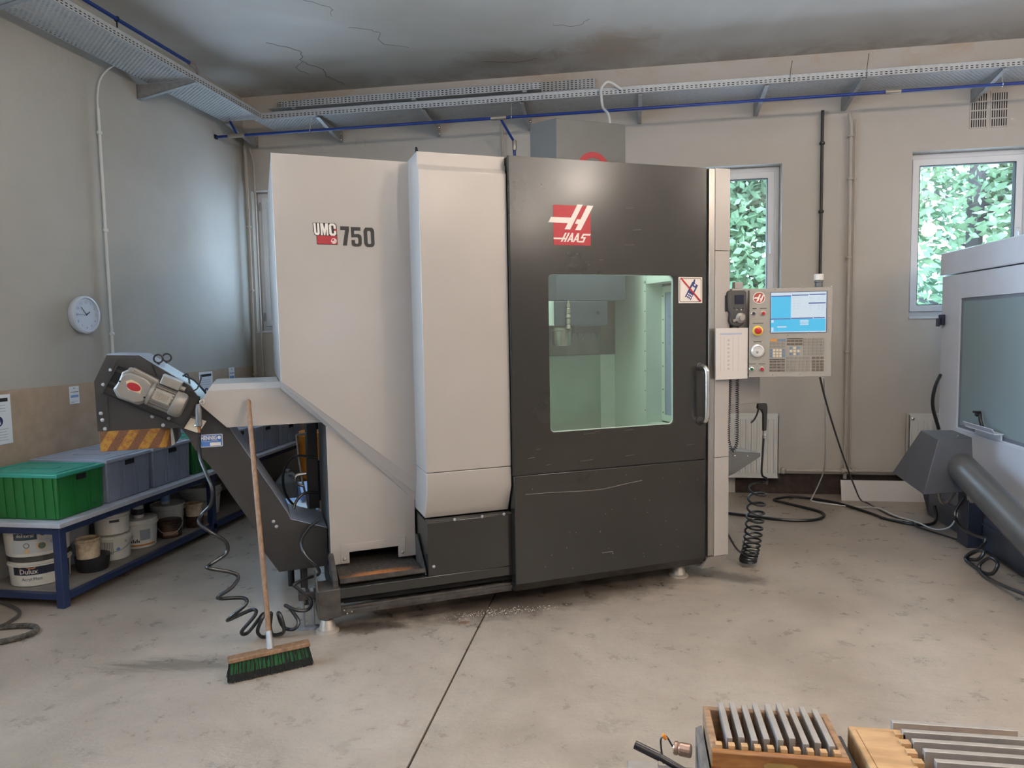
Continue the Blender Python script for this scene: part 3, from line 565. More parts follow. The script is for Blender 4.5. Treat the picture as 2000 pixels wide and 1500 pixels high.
# ------------------------------------------------------------------ compressed air pipe
t = thing('air_pipe', 'blue compressed air pipe hanging below the cable tray', 'pipe', (0, 0, 0))
MB().tube([(-3.915, 6.48, 3.50), (7.4, 6.47, 3.50)], .0125, 12).build('pipe_run', bluepipe, t)
for x in (-2.95, -1.03, 2.98): 
    m = MB(); m.tube([(x, 6.475, 3.63), (x, 6.475, 3.515)], .003, 6).ring((x, 6.475, 3.50), (1, 0, 0), .016, .004, 14, 6); m.build('hanger', chrome, t)
MB().box(-3.927, -3.915, 6.46, 6.50, 3.48, 3.52).build('end_cap', blackp, t)
for x0, x1 in ((-3.79, -3.62), (-1.22, -1.08), (2.10, 2.22)):
    MB().lathe([(.018, 0), (.02, .01), (.02, (x1-x0)-.01), (.018, x1-x0)], (x0, 6.476, 3.50), (1, 0, 0), 12).build('coupling', brass, t)
MB().tube([(-3.70, 6.476, 3.51), (-3.745, 6.47, 3.60), (-3.80, 6.44, 3.75)], .0115, 10).build('riser', bluepipe, t)
MB().tube([(-1.13, 6.48, 3.49), (-1.08, 6.55, 3.40), (-1.04, 6.60, 3.33)], .0115, 10).tube([(-1.03, 6.61, 3.31), (-1.03, 6.61, 2.0)], .0125, 10).build('drop', bluepipe, t)
MB().lathe([(.019, 0), (.021, .01), (.021, .08), (.017, .09)], (-1.03, 6.61, 3.24), (0, 0, 1), 12).build('coupling', brass, t)
t = thing('air_pipe', 'blue compressed air pipe on top of the left wall cable tray', 'pipe')
MB().tube([(-3.60, 1.0, 3.86), (-3.60, 5.6, 3.86)], .014, 10).build('pipe_run', bluepipe, t)
MB().lathe([(.02, 0), (.023, .01), (.023, .06), (.02, .07)], (-3.60, 5.6, 3.86), (0, 1, 0), 12).build('coupling', brass, t)
MB().tube(spline([(-3.60, 5.66, 3.86), (-3.62, 5.75, 3.83), (-3.66, 5.80, 3.74)], 4), .013, 8).build('elbow', brass, t)
for y in (2.2, 4.75, 3.4): MB().ring((-3.60, y, 3.86), (0, 1, 0), .018, .004, 14, 6).box(-3.604, -3.596, y-.004, y+.004, 3.70, 3.845).build('hanger', blackp, t)
# junction box circle on wall
tag(MB().lathe([(.055, 0), (.055, .004), (.05, .007)], (-2.66, YB, 3.50), (0, -1, 0), 24).build('junction_cover', MC['plaster_back']), 'round wall coloured junction cover under the tray', 'cover')

# ------------------------------------------------------------------ radiators
def radiator(x0, x1, z0, z1, label):
    t = thing('radiator', label, 'radiator', (x0, 6.90, z0)); w_ = x1-x0; h = z1-z0
    MB().box(0, w_, .0, .012, 0, h).box(0, w_, .06, .072, 0, h).box(0, .012, 0, .072, 0.01, h-.01).box(w_-.012, w_, 0, .072, .01, h-.01).build('panel', radw, t, bevel=.003)
    m = MB(); n = int(w_/.05)
    for k in range(n):
        x = .035+k*(w_-.07)/(n-1); m.prism([(x-.015, -.0005), (x-.009, -.011), (x+.009, -.011), (x+.015, -.0005)], .05, h-.05, 'z')
    m.build('rib', radw, t, kind='stuff')
    MB().box(0, w_, -.001, .073, h-.012, h+.003).build('top_grille', radw, t, bevel=.002)
    MB().lathe([(.014, 0), (.014, .012), (.008, .016)], (.03, -.002, h-.04), (0, -1, 0), 12).build('plug', chrome, t)
    for x in (.1, w_-.1): MB().box(x-.015, x+.015, .072, .098, .1, h-.1).build('bracket', galv, t)
radiator(0.35, 1.375, .162, .77, 'white panel radiator behind the milling machine and its coiled hose')
radiator(2.50, 3.55, .162, .77, 'white panel radiator beside the second machine')

# white board leaning on the floor
tag(MB().prism([(6.745, 0.0), (6.757, 0.0), (6.80, .178), (6.788, .178)], 1.895, 2.60, 'x').build('white_board_offcut', mat('white_board', (226, 220, 214), 0.5)), 'long low white board standing on the floor against the back wall', 'board')

# ================================================================== MILLING MACHINE (own frame: x along its front, y into it)
OM = (-1.608, 3.503, 0.0); RM = math.radians(29)
mm = thing('milling_machine', 'large beige and dark grey enclosed milling machine with a glazed sliding door', 'machine', OM, RM)
def MW(x, y, z):
    c, s_ = math.cos(RM), math.sin(RM); return Vector((OM[0]+x*c-y*s_, OM[1]+x*s_+y*c, z))
# upper left panel with its diagonal lower edge
A = [(-.184, 2.545), (.548, 2.541), (.545, .735), (-.18, 1.343)]
MB().prism(A, .16, .185).build('side_panel', white, mm, bevel=.003)
# folded strip below the diagonal
B = [(-.179, 1.343, .165), (.545, .735, .165)]
MB().loft([(-.18, .165, 1.343), (.545, .165, .735), (.545, .195, .735), (-.18, .195, 1.343)][0:4], [(-.18, .22, 1.300), (.54, .22, .612), (.54, .25, .625), (-.18, .25, 1.315)]).build('folded_edge', white, mm)
MB().prism([(-.182, 2.54), (.54, 2.54), (.54, .66), (-.18, 1.32)], .19, 1.75).build('side_housing', white, mm)
# lower left panel with notch
nt_ = [(.05, 1.10), (.05, .284), (.153, .284), (.153, .372), (.434, .372), (.434, .284), (.537, .284), (.537, .70), (.30, .93)]
MB().prism(nt_, .22, .235).build('lower_panel', white, mm, bevel=.0015)
MB().box(.052, .062, .235, .82, .30, 1.08).box(.062, .54, .80, .82, .30, 1.08).build('lower_housing', greyp, mm)
MB().box(.062, .54, .44, .45, .25, .60).build('chute_back', gap, mm)
c_ = MB().prism([(.104, .290), (.104, .395), (.476, .400), (.476, .290), (.434, .290), (.434, .352), (.153, .350), (.153, .290)], .2165, .22).build('chute_cover', white, mm, bevel=.001)
for x in (.125, .458): MB().lathe([(.009, 0), (.009, .004), (.004, .008)], (x, .2165, .312), (0, -1, 0), 8).build('bolt', brass, c_)
for x, z in ((.104, .40), (.476, .404), (.095, .288), (.51, .30)): MB().lathe([(.004, 0), (.002, .002)], (x, .22, z), (0, -1, 0), 8).build('rivet', brass, c_)
# bulging centre cover (profile in y,z)
def bulge(z0, z1, lo, hi, nm):
    p = [(.02, z0)] if False else []
    return p
MB().prism([(-.10, .831), (-.10, 2.447), (-.072, 2.476), (-.072, 2.546), (.30, 2.546), (.30, .831)], .541, 1.030, 'x').build('centre_cover', white, mm, bevel=.0035)
MB().prism([(-.10, .828), (-.10, .717), (-.03, .566), (.30, .566), (.30, .828)], .541, 1.030, 'x').build('centre_cover', white, mm, bevel=.0035)
MB().box(.56, 1.03, .25, 1.75, .6, 2.545).build('centre_housing', white, mm)
MB().prism([(.545, 2.50), (.545, 2.575), (.552, 2.575), (.575, 2.50)], -.04, -.02).build('lifting_tab', gap, mm)
# dark base
bs_ = MB(); bs_.box(.545, 1.035, -.07, .5, .246, .548); bs_.box(.03, 1.035, -.07, -.02, .191, .2455)
bs_.build('base_cover', black, mm, bevel=.003)
MB().box(.545, 1.035, -.068, -.02, .5485, .556).build('base_lip', dirty, mm)
for x, z in ((.575, .30), (.70, .552), (.86, .552), (.99, .552)): MB().lathe([(.009, 0), (.009, .003), (.005, .006)], (x, -.07, z), (0, -1, 0), 8).build('bolt', galv, mm)
MB().box(.03, 1.035, -.02, .46, .15, .245).build('base_floor', gap, mm)
MB().box(-.045, .068, -.072, .10, .092, .246).build('corner_block', dirty, mm, bevel=.004)
MB().box(.068, 1.035, -.055, -.03, .092, .140).build('base_rail', dirty, mm, bevel=.003)
m = MB(); m.box(.068, 1.035, -.062, -.055, .112, .128)
for k in range(7): m.lathe([(.008, 0), (.008, .002)], (.13+k*.14, -.0625, .107), (0, -1, 0), 8)
m.build('rail_bead', dirty, mm)
for x, z in ((.085, .125), (.10, .105), (.125, .112)): MB().lathe([(.006, 0), (.004, .003)], (x, -.063, z), (0, -1, 0), 8).build('bolt', chrome, mm)
# chip tray in the notch
m = MB(); m.box(.075, .525, -.045, .43, .262, .265)
tr = m.build('chip_tray', rust, mm)
MB().box(.07, .53, -.05, -.044, .268, .292).build('tray_edge', dirty, tr)
MB().prism([(-.045, .25), (.20, .25), (.20, .42), (.16, .42), (-.045, .27)], .532, .538, 'x').build('tray_wall', dirty, tr)
MB().prism([(-.05, .246), (.20, .246), (.20, .36), (.14, .36), (-.05, .285)], .035, .060, 'x').build('tray_wall', dirty, tr)
# left end plate
MB().prism([(-.07, .10), (-.065, .24), (.03, .30), (.12, .30), (.12, .092)], -.052, -.044, 'x').build('end_plate', dirty, mm)
# jack bolts on the left
j = MB().box(-.14, -.04, .05, .11, .165, .205).build('jack_plate', dirty, mm, bevel=.004)
for x in (-.118, -.066):
    MB().cyl((x, .075, .012), (x, .075, .225), .008).lathe([(.016, 0), (.016, .018)], (x, .075, .205), (0, 0, 1), 6).lathe([(.014, 0), (.014, .02)], (x, .075, .145), (0, 0, 1), 6).build('jack_bolt', galv, j)
    MB().lathe([(.035, 0), (.035, .006), (.02, .012)], (x, .075, 0), (0, 0, 1), 20).build('foot_pad', galv, j)
# levelling feet
for x, y in ((0.0, 0.0), (2.2, 0.02), (0.1, 1.5), (2.2, 1.5)):
    ft = MB().lathe([(.062, 0), (.062, .008), (.045, .016), (.034, .06), (.030, .066), (.012, .068), (.012, .12)], (x, y, 0), (0, 0, 1), 24).build('levelling_foot', mat('foot_cast', (196, 186, 172), 0.4, 0.4, var=.1, vs=20), mm)
    MB().lathe([(.020, 0), (.020, .015)], (x, y, .075), (0, 0, 1), 6).build('nut', galv, ft)
MB().box(.10, 2.40, .10, 1.7, .10, .20).build('machine_bed', gap, mm)
MB().box(2.33, 2.46, .0, 1.7, .12, .6).build('machine_bed', gap, mm)

# sliding door
dr = MB().plate([(1.035, .778), (2.300, .778), (2.300, 2.547), (1.035, 2.541)], [rrect(1.259, 2.070, 1.010, 1.906, .028)], -.13, -.12).build('door', black, mm, bevel=.0015)
MB().box(1.0355, 1.045, -.12, -.055, .778, 2.541).box(2.285, 2.299, -.12, -.06, .778, 2.547).box(1.04, 2.295, -.12, -.06, 2.525, 2.540).box(1.045, 2.285, -.085, -.06, .78, .86).build('door_return', black, dr)
MB().tube([(1.035, -.122, .78), (1.035, -.122, 2.541)], .008, 8).build('rounded_edge', black, dr)
MB().plate(rrect(1.24, 2.09, .99, 1.925, .03), [rrect(1.262, 2.067, 1.013, 1.903, .027)], -.1195, -.108).build('window_seal', mat('seal_pale', (206, 220, 206), 0.5), dr)
MB().prism(rrect(1.25, 2.08, 1.0, 1.915, .03), -.118, -.112).build('door_window', MC['door_glass'], dr)
MB().box(1.045, 1.245, -.11, -.095, .86, 2.525).box(2.085, 2.285, -.11, -.095, .86, 2.525).box(1.245, 2.085, -.11, -.095, 1.925, 2.525).box(1.245, 2.085, -.11, -.095, .86, .985).build('door_inner', inner, dr)
hd = [(2.255, -.13, 1.350), (2.255, -.165, 1.352), (2.258, -.19, 1.338), (2.260, -.198, 1.30), (2.260, -.198, 1.08), (2.258, -.19, 1.032), (2.255, -.165, 1.018), (2.255, -.13, 1.018)]
h_ = MB().tube(spline(hd, 5), .0165, 14).build('door_handle', chrome, dr)
for z in (1.351, 1.018): MB().lathe([(.026, 0), (.026, .004), (.016, .007)], (2.255, -.13, z), (0, -1, 0), 20).build('rosette', blackp, h_)
# small dents are shallow pressings near the top of the door
for x, z in ((1.24, 2.49), (1.46, 2.487), (1.70, 2.482)): MB().lathe([(.012, 0), (.006, -.0006), (.001, -.0012)], (x, -.1302, z), (0, -1, 0), 16).build('dent', black, dr)
m = MB(); m.prism([(1.12, .872), (1.16, .876), (1.1605, .8745), (1.12, .8705)], -.1306, -.1302)
for i in range(14): 
    x = random.uniform(1.06, 2.25); z = random.choice([random.uniform(.8, 1.0), random.uniform(1.95, 2.35)]); l = random.uniform(.02, .09); m.prism([(x, z), (x+l, z+.004), (x+l, z+.0048), (x, z+.0008)], -.1304, -.1301)
m.build('scratch', mat('scratch', (100, 95, 90), 0.6), dr, kind='stuff')
# lower apron
lo = MB().prism([(-.13, .153), (-.13, .774), (-.06, .774), (-.06, .10), (-.092, .10)], 1.035, 2.300, 'x').build('door_apron', black, mm, bevel=.003)
m = MB(); pts = [(1.10, .668), (1.25, .664), (1.5, .652), (1.6, .654), (1.75, .672), (1.85, .682)]
m.tube([(x, -.1302, z) for x, z in pts], .0009, 5)
m.tube([(1.58, -.1302, .27), (1.65, -.1302, .27), (1.65, -.1302, .255)], .0009, 5)
for i in range(26): m.lathe([(.0016, 0), (.001, .0006)], (random.uniform(1.08, 2.25), -.1302, random.uniform(.2, .75)), (0, -1, 0), 6)
m.build('scratch', mat('scratch_pale', (150, 142, 132), 0.6), lo, kind='stuff')
# right-hand trim
MB().box(2.300, 2.318, -.105, -.06, .12, 2.54).build('door_gap', gap, mm)
MB().prism([(2.319, .156), (2.319, 2.547), (2.362, 2.547), (2.362, .156)], -.128, -.06).build('steel_strip', steel, mm, bevel=.003)
for k, (z0, z1) in enumerate(((2.058, 2.551), (.780, 2.055), (.150, .777))):
    MB().box(2.364, 2.470, -.13, -.06, z0, z1).build('right_panel', white, mm, bevel=.002)
MB().loft([(2.325, -.13, .148), (2.470, -.13, .148), (2.470, -.04, .148), (2.325, -.04, .148)], [(2.30, -.085, .066), (2.40, -.085, .066), (2.40, -.02, .066), (2.30, -.02, .066)]).build('bottom_bevel', white, mm)
MB().box(2.448, 2.470, -.06, 1.75, .15, 2.545).box(2.31, 2.448, -.06, -.03, .15, 2.545).build('right_housing', white, mm)
# roof, back
MB().box(1.03, 2.35, -.06, 1.75, 2.47, 2.50).build('roof', inner, mm); MB().box(1.03, 2.35, 1.10, 1.75, .2, 2.47).build('rear_housing', greyp, mm)
MB().box(1.03, 2.35, -.05, 1.10, .78, .80).box(1.03, 1.06, -.05, 1.10, .80, 2.47).build('enclosure_lining', inner, mm)
# tower
TW = [(1.765, .90), (1.638, 1.085), (1.76, 1.35), (2.317, 1.35), (2.317, .90)]
tw = MB().prism(TW, 2.50, 3.082, 'z').build('tower', greyp, mm, bevel=.003)
a0 = math.radians(8); a1 = PI-a0
m = MB(); n = 24; c0 = (2.053, 2.735); ro, ri = .132, .090
ot = [(c0[0]+ro*math.cos(a0+(a1-a0)*k/n), c0[1]+ro*math.sin(a0+(a1-a0)*k/n)) for k in range(n+1)]
it = [(c0[0]+ri*math.cos(a1-(a1-a0)*k/n), c0[1]+ri*math.sin(a1-(a1-a0)*k/n)) for k in range(n+1)]
MB().prism(ot+it, .897, .8995).build('red_emblem', red, tw)
# pale cable going into the tower
tag(MB().tube(spline([(-.05, 6.44, 3.66), (-.16, 6.40, 3.72), (-.22, 6.38, 3.67), (-.225, 6.36, 3.60), (-.21, 6.30, 3.48), (-.16, 6.1, 3.36), (-.14, 5.9, 3.2), (-.16, 5.7, 3.085)], 6), .011, 8).build('cable', pvc), 'pale cable dropping from the tray into the machine tower', 'cable')

# emblem on the door
def E1(px, py): return (1.293+(px-397)/295*.230, 2.288-(py-645)/315*.221)
e = MB().prism([E1(397, 645), E1(692, 645), E1(692, 960), E1(397, 960)], -.1315, -.1301).build('emblem', red, dr)
Y1, Y0 = -.1325, -.1315
MB().prism([E1(*q) for q in ((588, 635), (630, 635), (528, 835), (484, 835), (510, 786), (357, 783), (380, 741), (535, 741))], Y1, Y0).build('emblem_stroke', lwhite, e)
MB().prism([E1(*q) for q in ((666, 640), (715, 640), (612, 838), (568, 838), (592, 790), (566, 788), (583, 752), (611, 752))], Y1, Y0).build('emblem_stroke', lwhite, e)
m = MB()
def para(x0, y0, x1, y1, wd): m.prism([E1(x0, y0), E1(x0+wd, y0), E1(x1+wd, y1), E1(x1, y1)], Y1, Y0)
para(488, 862, 452, 934, 13); para(512, 862, 478, 934, 13); m.prism([E1(397, 902), E1(500, 902), E1(495, 915), E1(397, 915)], Y1, Y0)      # H with long bar
para(540, 862, 500, 934, 12); para(540, 862, 534, 934, 13); m.prism([E1(520, 908), E1(545, 908), E1(544, 919), E1(515, 919)], Y1, Y0)
para(586, 862, 546, 934, 12); para(586, 862, 580, 934, 13); m.prism([E1(566, 908), E1(591, 908), E1(590, 919), E1(561, 919)], Y1, Y0)
m.prism([E1(692, 866), E1(687, 879), E1(636, 879), E1(628, 893), E1(654, 893), E1(634, 936), E1(592, 936), E1(598, 924), E1(626, 924), E1(636, 904), E1(610, 904), E1(630, 866)], Y1, Y0)
m.build('emblem_lettering', lwhite, e)

# model plate lettering on the left panel:  U M C  750
Y1, Y0 = .1575, .1590
def L1(px, py): return (.015+(px-197)/193*.1290, 2.190-(py-660)/165*.115)      # zoomed picture grid of the badge
b1 = MB().prism([L1(197, 660), L1(372, 660), L1(386, 676), L1(390, 826), L1(225, 826), L1(225, 762), L1(208, 752), L1(200, 720)], .1590, .1598).build('model_badge', ink, mm)
MB().prism([L1(230, 758), L1(386, 758), L1(386, 822), L1(230, 822)], .1580, .1590).prism([L1(364, 706), L1(386, 706), L1(386, 722), L1(364, 722)], .1580, .1590).build('badge_field', red, b1)
m = MB()
m.prism([L1(*q) for q in ((203, 664), (220, 664), (224, 735), (229, 740), (234, 735), (232, 664), (248, 664), (250, 742), (242, 755), (222, 755), (209, 742))], .1565, .1585)
m.prism([L1(*q) for q in ((257, 664), (278, 664), (288, 710), (296, 664), (317, 664), (319, 755), (305, 755), (304, 700), (294, 755), (284, 755), (273, 700), (274, 755), (260, 755))], .1565, .1585)
m.prism([L1(*q) for q in ((334, 664), (366, 664), (378, 678), (379, 704), (362, 704), (361, 684), (356, 679), (345, 679), (342, 684), (344, 735), (349, 740), (360, 740), (364, 735), (363, 720), (380, 720), (381, 742), (370, 756), (338, 756), (327, 744), (324, 678))], .1565, .1585)
m.build('badge_lettering', lwhite, b1)
cx_, cz_ = L1(360, 797)
MB().plate(circ(cx_, cz_, .0145, 20), [circ(cx_, cz_, .0115, 20)], .1575, .158).prism([(cx_-.016, cz_-.001), (cx_-.002, cz_-.001), (cx_+.003, cz_+.010), (cx_+.007, cz_+.010), (cx_-.001, cz_-.010), (cx_-.005, cz_-.010), (cx_-.003, cz_-.005), (cx_-.014, cz_-.005)], .1575, .158).prism([(cx_+.009, cz_+.009), (cx_+.012, cz_+.007), (cx_+.005, cz_-.010), (cx_+.001, cz_-.010)], .1575, .158).build('badge_emblem', lwhite, b1)
b2 = MB().prism([L1(*q) for q in ((413, 682), (484, 682), (484, 706), (462, 830), (430, 830), (452, 710), (413, 710))], .1580, .1598).build('model_number', ink, mm)
MB().prism([L1(*q) for q in ((498, 686), (576, 686), (576, 712), (524, 712), (524, 740), (560, 738), (580, 750), (584, 770), (584, 812), (574, 830), (556, 836), (520, 836), (502, 824), (500, 786), (528, 786), (529, 808), (536, 814), (550, 814), (556, 806), (556, 776), (550, 764), (526, 764), (500, 766))], .1580, .1598).build('model_number', ink, mm)
MB().plate([L1(*q) for q in ((616, 686), (670, 686), (684, 700), (688, 716), (688, 812), (682, 828), (668, 838), (624, 838), (610, 826), (602, 810), (600, 714), (606, 698))], [[L1(*q) for q in ((634, 712), (652, 712), (658, 722), (660, 806), (654, 814), (638, 814), (632, 806), (630, 722))]], .1580, .1598).build('model_number', ink, mm)

# no-phone sticker
s_ = MB().box(2.103, 2.269, -.1318, -.1301, 1.739, 1.895).build('warning_sticker', mat('sticker', (226, 214, 204), 0.5), dr)
MB().plate(rrect(2.110, 2.262, 1.746, 1.888, .008), [rrect(2.113, 2.259, 1.749, 1.885, .007)], -.1324, -.1319).build('sticker_frame', ink, s_)
def K(u_, v_): return (2.103+u_*.166, 1.895-v_*.156)
dx = lambda q: K(*q)
MB().plate([K(.58, .18), K(.82, .32), K(.50, .90), K(.26, .76)], [[K(.57, .34), K(.70, .42), K(.60, .60), K(.47, .52)]], -.1330, -.1319).prism([K(.60, .20), K(.66, .08), K(.70, .09), K(.68, .24)], -.1330, -.1319).build('phone_mark', navy, s_)
m = MB()
for a_ in range(3):
    for b_ in range(3):
        u0, v0 = .405+a_*.065-b_*.045, .60+a_*.036+b_*.075; m.prism([K(u0, v0), K(u0+.045, v0+.025), K(u0+.02, v0+.07), K(u0-.025, v0+.045)], -.1334, -.1331)
m.prism(circ(*K(.68, .30), .006, 12), -.1334, -.1331)
m.build('phone_keys', lwhite, s_)
MB().prism([K(.07, .06), K(.12, .03), K(.96, .92), K(.90, .96)], -.1340, -.1335).build('red_bar', red, s_)

# ---------------- inside of the enclosure, seen through the door window
isd = []
MB().box(1.06, 2.3, 1.06, 1.10, .80, 1.396).build('rear_lining', inner, mm)
MB().box(1.06, 2.17, 1.045, 1.06, .80, 1.396).build('rear_lining', mat('inner_green', (150, 164, 152), 0.4, var=.08, vs=4), mm)
MB().box(1.06, 2.23, 1.04, 1.06, 1.400, 2.47).build('rear_steel', innerst, mm); MB().box(2.23, 2.3, 1.05, 1.10, 1.396, 2.47).build('rear_steel', innerst, mm)
rw = MB().plate([(-.055, .80), (1.10, .80), (1.10, 2.47), (-.055, 2.47)], [[(.10, .92), (.575, .92), (.575, 1.90), (.10, 1.90)]], 2.30, 2.31, 'x').build('right_lining', inner, mm)
MB().box(2.292, 2.2995, .575, .60, .80, 2.2).box(2.292, 2.2995, .10, .60, 1.90, 1.925).build('flange', inner, rw)
for k in range(8): MB().lathe([(.005, 0), (.003, .002)], (2.292, .588, .87+k*.14), (-1, 0, 0), 8).build('screw', ink, rw)
MB().box(2.31, 2.425, .575, .583, .86, 1.95).box(2.31, 2.425, .10, .575, 1.90, 1.906).box(2.31, 2.425, .10, .575, .914, .92).box(2.31, 2.425, .092, .10, .9, 1.92).build('window_recess', inner, rw)
sw = MB().plate([(.574, .93), (.10, .93), (.10, 1.882), (.574, 1.882)], [[(.535, .975), (.135, .975), (.135, 1.84), (.535, 1.84)]], 2.418, 2.426, 'x').build('side_window_frame', inner, rw)
MB().box(2.428, 2.432, .12, .56, .95, 1.86).build('side_window', mat('dim_pane', (150, 162, 190), 0.15), sw)
m = MB()
for z, h in ((1.70, .004), (1.66, .018), (1.60, .016), (1.56, .012), (1.52, .004), (1.48, .012)): m.box(2.4265, 2.4275, .25, .50, z, z+h)
m.build('reflected_print', mat('pane_reflection', (120, 134, 172), 0.3), sw, kind='stuff')  # reflection of a printed sheet, painted as thin bars on the pane
for k in range(6): MB().lathe([(.006, 0), (.003, .003)], (2.418, .555, .99+k*.165), (-1, 0, 0), 8).build('screw', ink, sw)
sh_ = MB().box(1.62, 2.146, .60, 1.03, 1.787, 2.47).build('spindle_cover', bluegrey, mm, bevel=.004)
sb = MB().box(1.612, 2.005, .60, 1.03, 1.617, 1.785).build('spindle_head', bluegrey, mm, bevel=.004)
MB().box(1.30, 1.61, .62, 1.03, 1.62, 1.785).build('head_box', inner, mm)
MB().lathe([(.012, 0), (.010, .006), (.006, .007)], (1.93, .60, 1.705), (0, -1, 0), 16).build('plug', blackp, sb)
MB().lathe([(.075, .125), (.075, .105), (.068, .10), (.068, .012), (.060, 0), (.02, -.002)], (1.713, .72, 1.48), (0, 0, 1), 32).build('spindle_nose', steel, mm)
nb = MB().box(1.73, 1.93, .56, .60, 1.565, 1.617).build('nozzle_block', blackp, mm, bevel=.003)
for k in range(4): MB().tube([(1.765+k*.047, .58, 1.565), (1.765+k*.047, .575, 1.545), (1.755+k*.047, .57, 1.52)], .006, 8, rs=[.011, .007, .003]).build('nozzle', blackp if k == 9 else bluegrey, nb)
m = MB(); zz = 1.787
m.lathe([(.008, 0), (.008, -.02), (.013, -.022), (.013, -.045), (.009, -.05), (.014, -.055), (.014, -.085), (.009, -.09), (.016, -.10), (.016, -.115), (.009, -.12), (.014, -.125), (.014, -.155), (.010, -.16), (.015, -.17), (.015, -.19), (.006, -.195)], (1.70, .585, zz), (0, 0, 1), 16)
m.build('coolant_fitting', brass, mm)

# ---------------- right-hand side box and shelf
bx = MB().box(2.572, 2.72, -.02, .5, 1.265, 1.834).box(2.572, 2.808, -.0, .5, 1.088, 1.262).build('side_box', white, mm, bevel=.003)
MB().box(2.60, 2.66, -.01, .02, 1.836, 1.875).build('hook', white, bx)
MB().box(2.47, 2.572, .05, .45, 1.09, 1.83).build('side_box_back', white, mm)
sh2 = MB().prism([(2.472, .800), (2.75, .765), (2.80, .758), (2.80, .735), (2.60, .64), (2.472, .60)], -.02, -.012).build('side_shelf', greyp, mm)
MB().loft([(2.472, -.02, .800), (2.80, -.02, .760), (2.80, .33, .760), (2.472, .33, .800)], [(2.472, -.02, .797), (2.80, -.02, .757), (2.80, .33, .757), (2.472, .33, .797)]).build('shelf_top', galv, sh2)
MB().lathe([(.006, 0), (.003, .003)], (2.60, -.02, .755), (0, -1, 0), 8).lathe([(.006, 0), (.003, .003)], (2.70, -.02, .745), (0, -1, 0), 8).build('screw', chrome, sh2)
# placard
t = thing('placard', 'beige printed placard clipped on the machine edge left of the pendant', 'sign', MW(2.345, -.165, 1.268), RM)
MB().box(0, .236, 0, .004, 0, .316).build('sheet', mat('placard_paper', (208, 200, 194), 0.6), t, bevel=.001)
MB().box(.03, .19, -.0006, 0, .275, .285).build('heading', mat('placard_blue', (168, 174, 194), .6), t)
m = MB()
for x in (.035, .06, .125, .165): m.box(x, x+.0015, -.0006, 0, .05, .265)
for k in range(8): m.box(.085, .10, -.0006, 0, .06+k*.025, .072+k*.025)
m.build('print', mat('placard_grey', (184, 174, 168), .6), t, kind='stuff')

# ================================================================== CONTROL PENDANT (faces the room, parallel to the back wall)
PX, PY, PZ = .735, 4.60, 1.277
pd = thing('control_pendant', 'grey control pendant with a bright screen and many keys beside the door', 'control panel', (PX, PY, PZ))
MB().box(0, .483, 0, .012, 0, .545).build('front_plate', panelgrey, pd, bevel=.002)
MB().box(.004, .479, .012, .10, .004, .541).build('housing', panelgrey, pd, bevel=.004)
def Q(a, b): return ((.15*a-84)*.002981, .543-(.15*b-45)*.003164)
def qbox(m, a0, b0, a1, b1, y0, y1): x0, z1 = Q(a0, b0); x1, z0 = Q(a1, b1); return m.box(x0, x1, y0, y1, z0, z1)
scr = qbox(MB(), 836, 345, 1572, 872, -.004, -.0002).build('screen_bezel', mat('bezel', (44, 50, 92), .4), pd)
qbox(MB(), 842, 352, 1562, 866, -.0046, -.0041).build('screen', screenw, scr)
m = MB(); qbox(m, 846, 402, 1104, 682, -.0052, -.0047); qbox(m, 842, 694, 1555, 855, -.0052, -.0047); m.build('screen_field', screenb, scr)
m = MB()
for q in ((846, 392, 1104, 404), (1115, 385, 1330, 397), (1340, 379, 1552, 391), (1332, 490, 1552, 503), (842, 684, 1100, 696), (1105, 680, 1390, 692), (1400, 678, 1545, 690)): qbox(m, *q, -.0056, -.0053)
m.build('screen_bars', screend, scr, kind='stuff')
m = MB(); 
for q in ((1225, 710, 1335, 722), (1225, 727, 1335, 738), (1225, 744, 1335, 755), (1225, 762, 1335, 775), (930, 786, 1050, 802), (848, 705, 880, 738), (848, 800, 878, 850), (846, 858, 1110, 866)): qbox(m, *q, -.0058, -.0053)
m.build('screen_boxes', screenw, scr)
m = MB(); rd = random.Random(4)
for (a0, b0, rows, a1) in ((1125, 425, 5, 1290), (1345, 425, 3, 1400), (1450, 425, 3, 1540), (1345, 525, 5, 1410), (1450, 525, 5, 1540)):
    for k in range(rows):
        b = b0+k*(34 if rows == 5 and a0 == 1125 else 14); qbox(m, a0, b, a0+30, b+4, -.0052, -.0048); qbox(m, a0+50, b, a0+50+(a1-a0-50)*rd.uniform(.3, 1), b+4, -.0052, -.0048)
m.build('screen_text', mat('screen_grey', (150, 160, 180), .5, emit=(150, 165, 190), es=.5), scr)
def keys(cols, rows, wa, hb, m_, nm): 
    m = MB()
    for a in cols:
        for b in rows: x0, z1 = Q(a-wa/2, b-hb/2); x1, z0 = Q(a+wa/2, b+hb/2); m.box(x0, x1, -.0035, 0, z0, z1)
    return m.build(nm, m_, pd, kind='stuff')
keys((855, 908, 962, 1016), (1010, 1050), 40, 26, keyg, 'keys'); keys((850, 1018), (1095, 1135, 1172), 34, 30, keyb, 'keys'); keys((891, 933, 975), (1095, 1135, 1172), 32, 28, keyw, 'keys')
keys((885,), (965,), 88, 34, keyo, 'reset_key'); keys((965, 1020), (965,), 44, 30, keyb, 'keys'); keys((855, 905, 958, 1012), (1243, 1282, 1320, 1360), 42, 24, keyd, 'keys')
keys((1083, 1135, 1188, 1240), (978, 1018), 42, 26, keyd, 'keys'); keys((1160,), (1068, 1108, 1148), 34, 28, keyw, 'keys'); keys((1112, 1210), (1068, 1148), 34, 30, keyb, 'keys'); keys((1112, 1210), (1108,), 34, 28, keyw, 'keys')
